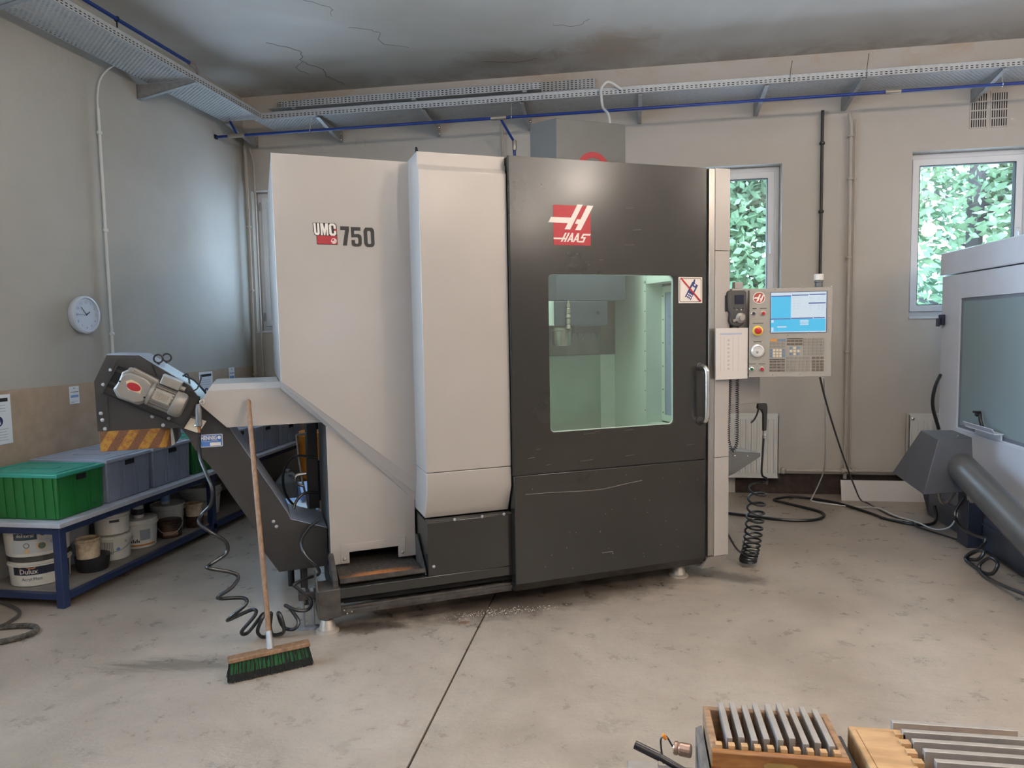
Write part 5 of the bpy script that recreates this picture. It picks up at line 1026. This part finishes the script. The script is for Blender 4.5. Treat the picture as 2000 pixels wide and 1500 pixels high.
CAMP = Vector((0, 0, 1.6))
def wrap(cx, cy, r0, r1, z0, h, ang):
    def fn(x, z):
        rr = (r0+(r1-r0)*(z-z0)/h)+.0012; a = ang+x/rr; return (math.cos(a)*rr, math.sin(a)*rr, z)
    return fn
def band(m, fn, x0, x1, z0, z1, n=14):
    P_ = [fn(x0+(x1-x0)*k/n, z0) for k in range(n+1)]+[fn(x1-(x1-x0)*k/n, z1) for k in range(n+1)]
    vs = P_; N_ = n+1; return m.add(vs, [(k, k+1, 2*N_-2-k, 2*N_-1-k) for k in range(n)])
def bucket(name, lab, cx, cy, z, r0, r1, h, m_, cat='bucket', lid=None, rim=True, handle=False, open_=False, grp='paint buckets under the low table'):
    t = thing(name, lab, cat, (cx, cy, z), 0, grp)
    if open_:
        MB().lathe([(r0, 0), (r1, h), (r1-.004, h), (r0-.004, .005)], (0, 0, 0), (0, 0, 1), 36).build('body', m_, t)
    else:
        MB().lathe([(r0*.96, 0), (r0, .004), (r1, h-.002), (r1-.004, h)], (0, 0, 0), (0, 0, 1), 36).build('body', m_, t)
    if rim: MB().lathe([(r1+.001, h*.80), (r1+.006, h*.80+.002), (r1+.006, h*.80+.008), (r1+.001, h*.80+.010)], (0, 0, 0), (0, 0, 1), 36).build('rim', m_, t)
    if lid: MB().lathe([(r1+.002, h-.012), (r1+.007, h-.010), (r1+.007, h+.004), (r1-.002, h+.007), (r1-.008, h+.002)], (0, 0, 0), (0, 0, 1), 36).build('lid', lid, t)
    ang = math.atan2(CAMP.y-cy, CAMP.x-cx)
    if handle:
        pts = []
        for k in range(13): 
            a = ang-1.35+2.7*k/12; dz = -.07*math.sin(PI*k/12); pts.append((math.cos(a)*(r1+.008), math.sin(a)*(r1+.008), h*.82+dz))
        MB().tube(pts, .0028, 6).build('bail_handle', galv, t)
    return t, wrap(cx, cy, r0, r1, 0, h, ang)
dn = mat('dark_navy', (26, 32, 52), .5); tx = mat('text_dark', (40, 42, 46), .6); gl = mat('label_grey', (188, 190, 190), .5)
t, fn = bucket('paint_bucket', 'round white paint bucket with dark blue top band, bottom of the left stack', -3.655, 3.83, .091, .158, .166, .155, pail)
m = MB(); band(m, fn, -.16, .125, .074, .135); m.build('label_band', dn, t); m = MB(); band(m, fn, .13, .19, .01, .135); m.build('label_side', dn, t)
MB().text('Dulux', .042, (0, 0, 0), (1, 0, 0), (0, 0, 1), bold=.0008, warp=lambda x, y: fn(x-.118, y+.088+.0) if False else tuple(Vector(fn(x-.118, y+.082))*1.0)).build('lettering', lwhite, t, recalc=False)
m2 = MB(); m2.tube([fn(-.118+k*.0115, .122+.008*math.sin(k*.75)) for k in range(9)], .0035, 5); m2.build('swoosh', mat('swoosh_orange', (206, 130, 70), .5), t)
MB().text('Acryl Matt', .026, (0, 0, 0), (1, 0, 0), (0, 0, 1), warp=lambda x, y: fn(x-.105, y+.040)).build('lettering', tx, t, recalc=False)
t2 = tag(MB().lathe([(.168, 0), (.172, .004), (.172, .028), (.165, .032)], (0, 0, 0), (0, 0, 1), 36).build('bucket_lid', mat('smoky_lid', (60, 58, 56), .25)), 'smoky grey lid between the two stacked paint buckets', 'lid'); t2.location = (-3.655, 3.83, .2465)
t, fn = bucket('paint_bucket', 'wide white paint bucket with green and blue label, top of the left stack', -3.66, 3.83, .279, .168, .180, .185, pail, open_=True)
m = MB(); band(m, fn, -.135, -.005, .105, .165); m.build('label_band', mat('label_teal', (52, 74, 88), .5), t); m = MB(); band(m, fn, -.15, .17, .020, .100); m.build('label_field', gl, t)
MB().text('dekoral', .032, (0, 0, 0), (1, 0, 0), (0, 0, 1), bold=.0006, warp=lambda x, y: fn(x-.118, y+.122)).build('lettering', lwhite, t, recalc=False)
MB().text('dekoral', .044, (0, 0, 0), (1, 0, 0), (0, 0, 1), bold=.0008, warp=lambda x, y: fn(x+.012, y+.125)).build('lettering', tx, t, recalc=False)
MB().text('GRUNT', .024, (0, 0, 0), (1, 0, 0), (0, 0, 1), warp=lambda x, y: fn(x+.062, y+.070)).build('lettering', tx, t, recalc=False)
def mark(fn, cx_, cz_, rr, m_, nm, t, off=1.0): MB().add([tuple(Vector(fn(cx_+rr*math.cos(2*PI*k/20), cz_+rr*math.sin(2*PI*k/20)))*off) for k in range(20)], [tuple(range(20))]).build(nm, m_, t, recalc=False)
mark(fn, .018, .062, .030, mat('ring_tan', (206, 176, 140), .5), 'round_mark', t, 1.0006); mark(fn, .018, .062, .020, mat('ring_green', (96, 110, 92), .5), 'round_mark', t, 1.002); mark(fn, -.062, .070, .016, tx, 'round_mark', t, 1.001); mark(fn, -.062, .070, .012, gl, 'round_mark', t, 1.003); mark(fn, -.062, .035, .016, mat('ring_tan', (206, 176, 140)), 'round_mark', t, 1.002)
t, fn = bucket('black_tub', 'low black plastic tub behind the front table leg', -3.455, 4.03, .091, .090, .104, .095, blackp, 'tub', rim=False)
t, fn = bucket('paint_tin', 'small cream paint tin with an open stained top on the black tub', -3.445, 3.985, .187, .066, .070, .125, pailc, 'tin', open_=True)
MB().lathe([(.062, .10), (.062, .104)], (0, 0, 0), (0, 0, 1), 24).build('dried_paint', tinbrown, t)
t, fn = bucket('paint_bucket', 'pale grey bucket deep behind the cream paint tin', -3.745, 4.155, .091, .115, .135, .30, mat('pail_grey', (176, 180, 182), .4), lid=None)
t, fn = bucket('paint_bucket', 'white bucket with wire handle under the short lidded bucket', -3.50, 4.275, .091, .102, .116, .165, pail, handle=True)
m = MB()
for k in range(6): band(m, fn, -.055+k*.010, -.050+k*.010, .045, .145, 2)
m.build('label_stripes', mat('stripe_grey', (130, 128, 122), .6), t, kind='stuff'); mark(fn, .03, .075, .013, blueprint, 'round_mark', t, 1.001); mark(fn, .085, .12, .010, greytxt, 'round_mark', t, 1.001)
t, fn = bucket('paint_bucket', 'short white lidded bucket with a small dark label on another bucket', -3.50, 4.275, .266, .103, .108, .135, pail, lid=pail)
m = MB(); band(m, fn, -.015, .045, .085, .103); m.build('label_band', tx, t)
MB().text('MAGNAT', .022, (-.045, -.03, .144), (.75, .66, 0), (-.66, .75, 0), .0005).build('lettering', tx, t, recalc=False)
t, fn = bucket('paint_bucket', 'white bucket with a printed panel and orange stripe near its foot', -3.505, 4.545, .091, .110, .124, .205, pail)
m = MB(); band(m, fn, -.16, .12, .018, .030); m.build('stripe', mat('stripe_orange', (190, 120, 60), .5), t); m = MB(); band(m, fn, .005, .075, .060, .135); m.build('label_band', mat('label_grey2', (150, 154, 158), .6), t)
m = MB(); [band(m, fn, -.055+k*.012, -.047+k*.012, .045, .060+.01*(k % 2), 2) for k in range(5)]; m.build('label_marks', tx, t, kind='stuff')
def bottle(lab, x, y, z, r_, h, m_, nm='spray_bottle', lbl=None):
    t = thing(nm, lab, 'bottle', (x, y, z), 0, 'bottles standing on the buckets')
    MB().lathe([(r_*.95, 0), (r_, .004), (r_, h*.62), (r_*.55, h*.80), (r_*.32, h*.86), (r_*.32, h)], (0, 0, 0), (0, 0, 1), 20).build('body', m_, t)
    MB().lathe([(r_*.42, h*.90), (r_*.42, h*1.08), (r_*.3, h*1.1)], (0, 0, 0), (0, 0, 1), 14).build('cap', blackp, t)
    if lbl: MB().lathe([(r_*1.015, h*.18), (r_*1.015, h*.50)], (0, 0, 0), (0, 0, 1), 20).build('label', lbl, t)
bottle('white canister with dark label standing on the orange-striped bucket', -3.49, 4.53, .2985, .036, .13, pail, 'canister', tx)
t, fn = bucket('paint_tin', 'brown printed paint tin with wire handle beside the orange-striped bucket', -3.43, 4.785, .091, .082, .084, .125, tinbrown, 'tin', handle=True)
m = MB(); band(m, fn, -.05, .06, .02, .05); m.build('label_band', mat('tin_label', (150, 112, 84), .5), t)
t, fn = bucket('paint_bucket', 'white bucket with dark rim behind the brown tin', -3.56, 4.955, .091, .105, .118, .20, pail, lid=pail)
bottle('pale spray bottle with blue foot standing on the bucket behind the brown tin', -3.56, 4.93, .300, .032, .12, mat('bottle_pale', (190, 196, 204), .3), 'spray_bottle', blueprint)
t, fn = bucket('paint_tin', 'small dark paint tin low beside the far table leg', -3.405, 5.055, .091, .064, .066, .085, tinbrown, 'tin')
t, fn = bucket('paint_tin', 'small white paint tin with brown runs, stacked on the dark tin', -3.405, 5.055, .1775, .058, .066, .10, pailc, 'tin', open_=True)
t, fn = bucket('paint_bucket', 'big open white bucket with thick handle beside the far table leg', -3.60, 5.45, .091, .140, .165, .24, pail, open_=True, handle=True)
MB().lathe([(.150, .12), (.150, .125)], (0, 0, 0), (0, 0, 1), 30).build('contents', tinbrown, t)

# jug, orange canister, cardboard behind the conveyor
t = thing('plastic_jug', 'cloudy grey plastic jug on the floor behind the conveyor arm', 'jug', (-3.16, 6.15, 0), .4)
MB().prism(rrect(-.11, .11, -.09, .09, .03), 0, .22, 'z').loft([(x, y, .22) for x, y in rrect(-.11, .11, -.09, .09, .03)], [(x*.4, y*.4, .30) for x, y in rrect(-.11, .11, -.09, .09, .03)]).build('body', jugm, t, bevel=.004)
MB().lathe([(.024, .30), (.024, .325), (.02, .33)], (0, 0, 0), (0, 0, 1), 16).build('cap', galv, t); MB().tube(spline([(.02, -.05, .29), (.06, -.09, .29), (.09, -.11, .22), (.07, -.10, .14)], 5), .014, 8).build('grip', jugm, t)
t = thing('orange_canister', 'tall orange drum behind the coolant hoses near the back wall', 'drum', (-2.99, 6.42, 0))
MB().lathe([(.155, 0), (.16, .01), (.16, .20), (.165, .21), (.165, .23), (.16, .24), (.16, .55), (.166, .56), (.166, .62), (.158, .63)], (0, 0, 0), (0, 0, 1), 32).build('body', orange, t); MB().lathe([(.160, .63), (.160, .655), (.15, .66)], (0, 0, 0), (0, 0, 1), 32).build('lid', orange, t)

# ================================================================== SECOND MACHINE on the right
m2_ = thing('white_machine', 'glossy bluish white machine with a frosted door at the right picture edge', 'machine', (2.62, 5.2, 0))
def w2(m, x0, x1, y0, y1, z0, z1): return m.box(x0-2.62, x1-2.62, y0-5.2, y1-5.2, z0, z1)
FX = 2.62
yN = 3.7
m = MB(); w2(m, FX-.012, 4.3, yN, 6.60, 1.985, 2.175); m.build('top_cover', white2, m2_, bevel=.008)
m = MB().plate([(yN-5.2, .25), (1.38, .25), (1.38, 1.978), (yN-5.2, 1.978)], [[(-1.2, .745), (1.045, .745), (1.045, 1.785), (-1.2, 1.785)]], 0, .03, 'x'); m.build('front_panel', white2, m2_, bevel=.003)
m = MB(); w2(m, FX+.03, 4.3, 6.50, 6.58, .2, 1.978); w2(m, FX+.03, 4.3, yN, yN+.08, .2, 1.978); w2(m, FX+.6, 4.3, yN+.08, 6.5, .2, 1.978); m.build('body', white2, m2_)
m = MB().plate([(-1.2, .745), (1.045, .745), (1.045, 1.785), (-1.2, 1.785)], [[(-1.17, .770), (1.015, .770), (1.015, 1.760), (-1.17, 1.760)]], .012, .03, 'x'); m.build('window_trim', mat('trim_grey', (120, 128, 140), .4), m2_)
m = MB(); m.box(.014, .020, -1.18, 1.025, .765, 1.765); m.build('frosted_window', MC['frosted'], m2_)
m = MB(); w2(m, FX-.018, FX-.002, yN, 6.25, .25, .735); m.build('lower_door', white2, m2_, bevel=.004)
lg = MB().prism([(-.075, .832), (-.060, .800), (-.060, .796), (-.08, .829)], .30, .75, 'y').box(-.062, -.0, .30, .74, .790, .7975).box(-.012, -.0, .32, .70, .745, .795); lg.build('door_ledge', white2, m2_)
kn = MB().lathe([(.016, 0), (.018, .02), (.010, .03)], (-.02, .62, .90), (-1, 0, 0), 14).tube([(-.03, .60, .92), (-.035, .57, .86), (-.03, .54, .80)], .012, 8).tube([(-.045, .66, .915), (-.045, .56, .925)], .008, 6).build('latch', blackp, m2_)
bs = MB().prism([(-.17, 0), (-.17, .20), (-.12, .255), (1.0, .255), (1.0, 0)], yN-5.2, 1.10, 'y').loft([(-.17, 1.10, 0), (-.17, 1.10, .20), (-.12, 1.10, .255), (.6, 1.10, .255), (.6, 1.10, 0)], [(.0, 1.30, 0), (-.19, 1.17, .16), (-.12, 1.22, .22), (.6, 1.30, .255), (.6, 1.30, 0)]).build('base', mat('base_dark', (64, 66, 74), .35, var=.08, vs=6), m2_)
MB().box(-.178, -.170, yN-5.2, .95, .17, .185).build('base_lip', mat('base_dark', (64, 66, 74)), m2_)
MB().tube([(-.172, -.33+k*.0, .20-.012*k) for k in range(4)], .006, 6).build('paint_chip', mat('chip', (130, 112, 96), .6), m2_)
MB().tube(spline([(-.02, 1.32, 1.15), (-.10, 1.22, 1.05), (-.12, 1.20, .90), (-.06, 1.22, .70)], 6), .014, 8).build('side_cable', rubber, m2_)
MB().box(-.03, -.002, 1.30, 1.37, 1.57, 1.66).box(-.045, -.03, 1.32, 1.38, 1.56, 1.63).build('hinge', mat('hinge_navy', (40, 46, 70), .4), m2_, bevel=.004)

ac = thing('auger_conveyor', 'dark grey tubular conveyor with a box hopper in front of the white machine', 'conveyor', (2.25, 5.4, 0))
def hp_(x, y, z): return (x-2.25, y-5.4, z)
hop = MB().loft([hp_(2.045, 5.35, .385), hp_(2.375, 5.35, .415), hp_(2.375, 5.78, .455), hp_(1.985, 5.78, .455)], [hp_(2.145, 5.38, .775), hp_(2.36, 5.38, .79), hp_(2.36, 5.68, .80), hp_(2.135, 5.66, .80)])
hop.build('hopper', mat('hopper_grey', (78, 78, 82), .36, .2, var=.06, vs=5), ac, bevel=.004)
MB().tube([hp_(2.30, 5.46, .60), hp_(2.30, 3.62, .10)], .098, 32).build('auger_tube', mat('tube_grey', (92, 90, 88), .38, .3, var=.05, vs=5), ac)
MB().tube([hp_(2.36, 5.36, .42), hp_(2.38, 5.40, .34)], .03, 10).tube(spline([hp_(2.2, 5.5, .42), hp_(2.24, 5.56, .30), hp_(2.30, 5.6, .27), hp_(2.36, 5.62, .34), hp_(2.38, 5.6, .42)], 5), .010, 8).build('fitting', brass, ac)
MB().box(.10, .20, -.02, .14, .0, .44).build('drive_box', mat('drive_navy', (38, 41, 54), .35), ac, bevel=.005)
MB().lathe([(.008, 0), (.004, .004)], hp_(2.30, 5.45, .79), (0, 0, 1), 8).build('screw', chrome, ac)
hz = [(2.34, 5.42, .36), (2.29, 5.44, .24), (2.28, 5.34, .17), (2.27, 5.10, .175), (2.27, 4.95, .19), (2.26, 5.00, .11), (2.25, 5.12, .03), (2.22, 5.08, .02), (2.22, 4.93, .06), (2.24, 4.90, .12), (2.22, 4.98, .10), (2.20, 5.05, .03), (2.20, 4.95, .015), (2.20, 4.82, .015), (2.21, 4.72, .04), (2.23, 4.70, .11), (2.22, 4.78, .12), (2.19, 4.84, .05), (2.18, 4.76, .015), (2.18, 4.55, .03), (2.2, 4.3, .06)]
tag(MB().tube(spline(hz, 6), .011, 10).build('coiled_air_hose', rubber), 'black glossy spiral hose lying by the dark base of the white machine', 'hose')

# ================================================================== CABLES ON THE FLOOR
def floor_cable(pts, rad, m_, lab, nm='cable'): return tag(MB().tube(spline(pts, 8), rad, 8).build(nm, m_), lab, 'cable')
floor_cable([(.70, 6.20, .012), (.95, 6.10, .012), (1.25, 5.98, .012), (1.50, 6.02, .012), (1.60, 6.25, .012), (1.38, 6.55, .012), (1.30, 6.68, .012), (1.50, 6.80, .012), (1.80, 6.62, .012), (1.98, 6.28, .012), (2.06, 6.08, .012), (2.22, 5.94, .012), (2.36, 5.98, .012), (2.42, 6.07, .05), (2.425, 6.12, .12)], .012, rubber, 'thick black cable snaking across the floor from the milling machine to the white machine')
floor_cable([(1.16, 4.62, 1.268), (1.29, 5.0, 1.097), (1.453, 5.4, .853), (1.639, 5.8, .558), (1.836, 6.2, .259), (1.98, 6.50, .07), (2.08, 6.60, .010), (2.13, 6.20, .010), (2.20, 5.97, .031), (2.22, 5.86, .010), (2.40, 5.45, .010), (2.42, 5.1, .010), (2.41, 4.6, .010)], .0065, rubber, 'thin black cable dropping from the pendant and running to the white machine')
floor_cable([(1.195, 4.66, 1.265), (1.396, 5.4, .908), (1.555, 6.0, .541), (1.645, 6.4, .327), (1.651, 6.6, .158), (1.63, 6.70, .03), (1.62, 6.66, .008), (1.78, 6.55, .008), (1.95, 6.48, .008), (2.08, 6.38, .028), (2.14, 6.12, .028), (2.22, 5.92, .036), (2.31, 5.82, .010), (2.38, 5.74, .05), (2.40, 5.66, .16), (2.40, 5.62, .24)], .006, pvc, 'white cable dropping from the pendant and looping across the floor')
floor_cable([(-4.0+.15, 3.66, .010), (-3.63, 3.58, .010), (-3.50, 3.50, .010), (-3.45, 3.40, .010), (-3.46, 3.28, .010), (-3.62, 3.10, .010)], .010, mat('cable_grey', (70, 66, 64), .5), 'dark grey cable looping on the floor before the table leg')
t = tag(MB().tube(spline([(-3.75, 3.15, .016), (-3.45, 3.28, .016), (-3.27, 3.33, .016), (-3.18, 3.27, .016), (-3.22, 3.16, .016), (-3.40, 3.04, .016), (-3.7, 2.95, .016)], 10), .015, 10).build('rope', mat('rope_grey', (92, 86, 78), .9, rgb2=(40, 38, 36), vs=50, bump=.6, bs=120)), 'frayed thick grey rope loop on the floor at the left edge', 'rope')
# shavings
rd = random.Random(11); m = MB()
for k in range(420):
    u_ = rd.gauss(0, .5); v_ = rd.gauss(0, .5); p = Vector((-.72+u_*.26, 3.86+u_*.10+v_*.05, .001)); a = rd.uniform(0, PI); l = rd.uniform(.002, .006); d = Vector((math.cos(a), math.sin(a), rd.uniform(.1, .8))); e = d.orthogonal().normalized()*.0012
    m.add([p-e, p+e, p+d*l+e, p+d*l-e], [(0, 1, 2, 3)])
o = m.build('metal_shavings', mat('shavings', (190, 180, 164), .3, .8), smooth=False, recalc=False); tag(o, 'scattered metal shavings on the stained floor below the door', 'shavings'); o['kind'] = 'stuff'

# ================================================================== BENCH IN THE FOREGROUND
t = thing('workbench', 'grey workbench corner under the wooden boxes at the lower right', 'workbench', (.5, .8, 0))
MB().box(-.5, .7, -.35, .375, .835, .862).build('bench_top', mat('bench_grey', (104, 98, 92), .5, var=.1, vs=10), t, bevel=.004)
for x in (-.45, .6):
    for y in (-.3, .3): MB().box(x, x+.05, y, y+.05, 0, .835).build('leg', bluesteel, t)
def rack(name, lab, x0, x1, y0, y1, z0, z1, th, m_, mi):
    t = thing(name, lab, 'box', ((x0+x1)/2, (y0+y1)/2, z0)); ox, oy = (x0+x1)/2, (y0+y1)/2
    a0, a1, b0, b1, h = x0-ox, x1-ox, y0-oy, y1-oy, z1-z0
    MB().box(a0, a1, b0, b0+th, 0, h).build('board', m_, t, bevel=.002); MB().box(a0, a1, b1-th, b1, 0, h).build('board', mi, t, bevel=.002)
    MB().box(a0, a0+th, b0+th, b1-th, 0, h).build('board', mi, t, bevel=.002); MB().box(a1-th, a1, b0+th, b1-th, 0, h).build('board', mi, t, bevel=.002)
    MB().box(a0+th, a1-th, b0+th, b1-th, 0, .006).build('bottom_board', m_, t)
    return t
b1_ = rack('wooden_box', 'varnished wooden box holding nine short steel bars at the lower right', .117, .311, 1.036, 1.166, .8625, .975, .011, boxwood, oldwood)
m = MB()
for k in range(10): m.box(-.0845+k*.0185-.005, -.0845+k*.0185+.004, -.054, -.044, .09, .117)
m.build('comb', palewood, b1_, kind='stuff')
MB().prism([(-.024, .098), (-.018, .102), (.018, .102), (.024, .098), (.018, .082), (.006, .074), (-.006, .074), (-.018, .082)], -.0675, -.065).build('clasp', mat('brass_clasp', (190, 160, 100), .3, .8), b1_)
for k in range(3): MB().box(-.0975, -.084, -.0658, -.0648, .03+k*.024, .042+k*.024).build('finger_joint', mat('joint_wood', (110, 66, 28), .5), b1_)
ord_ = ['leftmost', 'second', 'third', 'fourth', 'middle', 'sixth', 'seventh', 'eighth', 'rightmost']
base = thing('steel_bar', 'leftmost of the nine short ground steel bars in the varnished wooden box', 'steel bar', (.146, 1.117, .958), 0, 'short steel bars in the varnished box')
MB().box(-.0045, .0045, -.053, .049, 0, .024).build('bar', ground, base, bevel=.0008)
for k in range(1, 9):
    c = copy_tree(base); c.location = (.146+k*.0182, 1.117+(.004 if k % 2 else -.002), .958+(.004 if k in (4, 5) else 0)); 
    c['label'] = ('%s of the nine short ground steel bars in the varnished wooden box' % ord_[k]) if k != 4 else 'middle one of the nine short ground steel bars in the varnished wooden box'
tag(MB().prism([(.104, .8625), (.114, .8625), (.114, .950), (.104, .945)], 1.0, 1.15, 'y').build('wooden_lath', mat('grey_wood', (116, 106, 98), .7, rgb2=(84, 76, 70), vs=12, stretch=(10, 2, 10))), 'grey worn wooden lath leaning at the left side of the varnished box', 'lath')
b2_ = rack('wooden_box', 'pale wooden box holding long steel bars at the lower right corner', .333, .640, .900, 1.134, .8625, .975, .010, palewood, palewood)
MB().box(-.1435, -.088, -.105, .107, .09, .1125).build('end_block', palewood, b2_)
MB().box(.110, .1435, -.105, .107, .09, .1125).build('end_block', palewood, b2_)
m = MB()
for k in range(9): m.box(-.092, -.078, .100-k*.024-.006, .100-k*.024+.006, .0905, .1165)
m.build('comb', palewood, b2_, kind='stuff')
base = thing('steel_bar', 'farthest of the long ground steel bars in the pale wooden box', 'steel bar', (.487, 1.140, .957), 0, 'long steel bars in the pale box')
MB().box(-.088, .088, -.0045, .0045, 0, .027).build('bar', ground, base, bevel=.0008)
for k in range(1, 6):
    c = copy_tree(base); c.location = (.487+k*.006, 1.140-k*.0245, .957); c['label'] = ['', 'second farthest', 'third farthest', 'fourth farthest', 'fifth farthest', 'nearest'][k]+' of the long ground steel bars in the pale wooden box'
t = thing('tool_tray', 'black metal tray between the two wooden boxes', 'tray', (.3215, 1.09, .8625)); MB().box(-.008, .008, -.06, .062, 0, .085).build('tray_wall', blackp, t, bevel=.001)
t = thing('steel_block', 'small steel clamping block with two socket holes at the bench edge', 'block', (.02, 1.055, .8625))
MB().box(-.026, .022, -.03, .025, 0, .062).build('body', ground, t, bevel=.002)
for x in (-.013, .010): MB().lathe([(.007, .0621), (.007, .0625)], (x, -.008, 0), (0, 0, 1), 20).lathe([(.0045, .0626), (.0045, .063)], (x, -.008, 0), (0, 0, 1), 6).build('socket', gap, t)
tag(MB().tube([(.006, 1.105, .935), (.045, 1.093, .925)], .0068, 14).tube([(.045, 1.093, .925), (.105, 1.072, .905)], .0055, 14).build('lever_rod', mat('rod_black', (40, 38, 40), .35, .4)), 'black rod with a rounded end lying beside the steel block', 'rod')
t = thing('copper_fitting', 'small copper coloured cylinder with an orange wire left of the varnished box', 'fitting', (.078, 1.125, .915))
MB().lathe([(.009, 0), (.0105, .002), (.0105, .006), (.009, .008), (.0105, .010), (.0105, .026), (.009, .028)], (-.010, 0, .008), (1, -.25, 0), 20).build('body', mat('copper_tin', (206, 170, 150), .25, .8), t)
MB().tube(spline([(-.012, 0, .01), (-.022, 0, .026), (-.030, 0, .022), (-.030, 0, .005), (-.026, 0, -.02)], 5), .0016, 6).build('wire', rubber, t); MB().lathe([(.0035, 0), (.0035, .008)], (-.022, 0, .022), (-.5, 0, .6), 10).build('ferrule', orange, t)
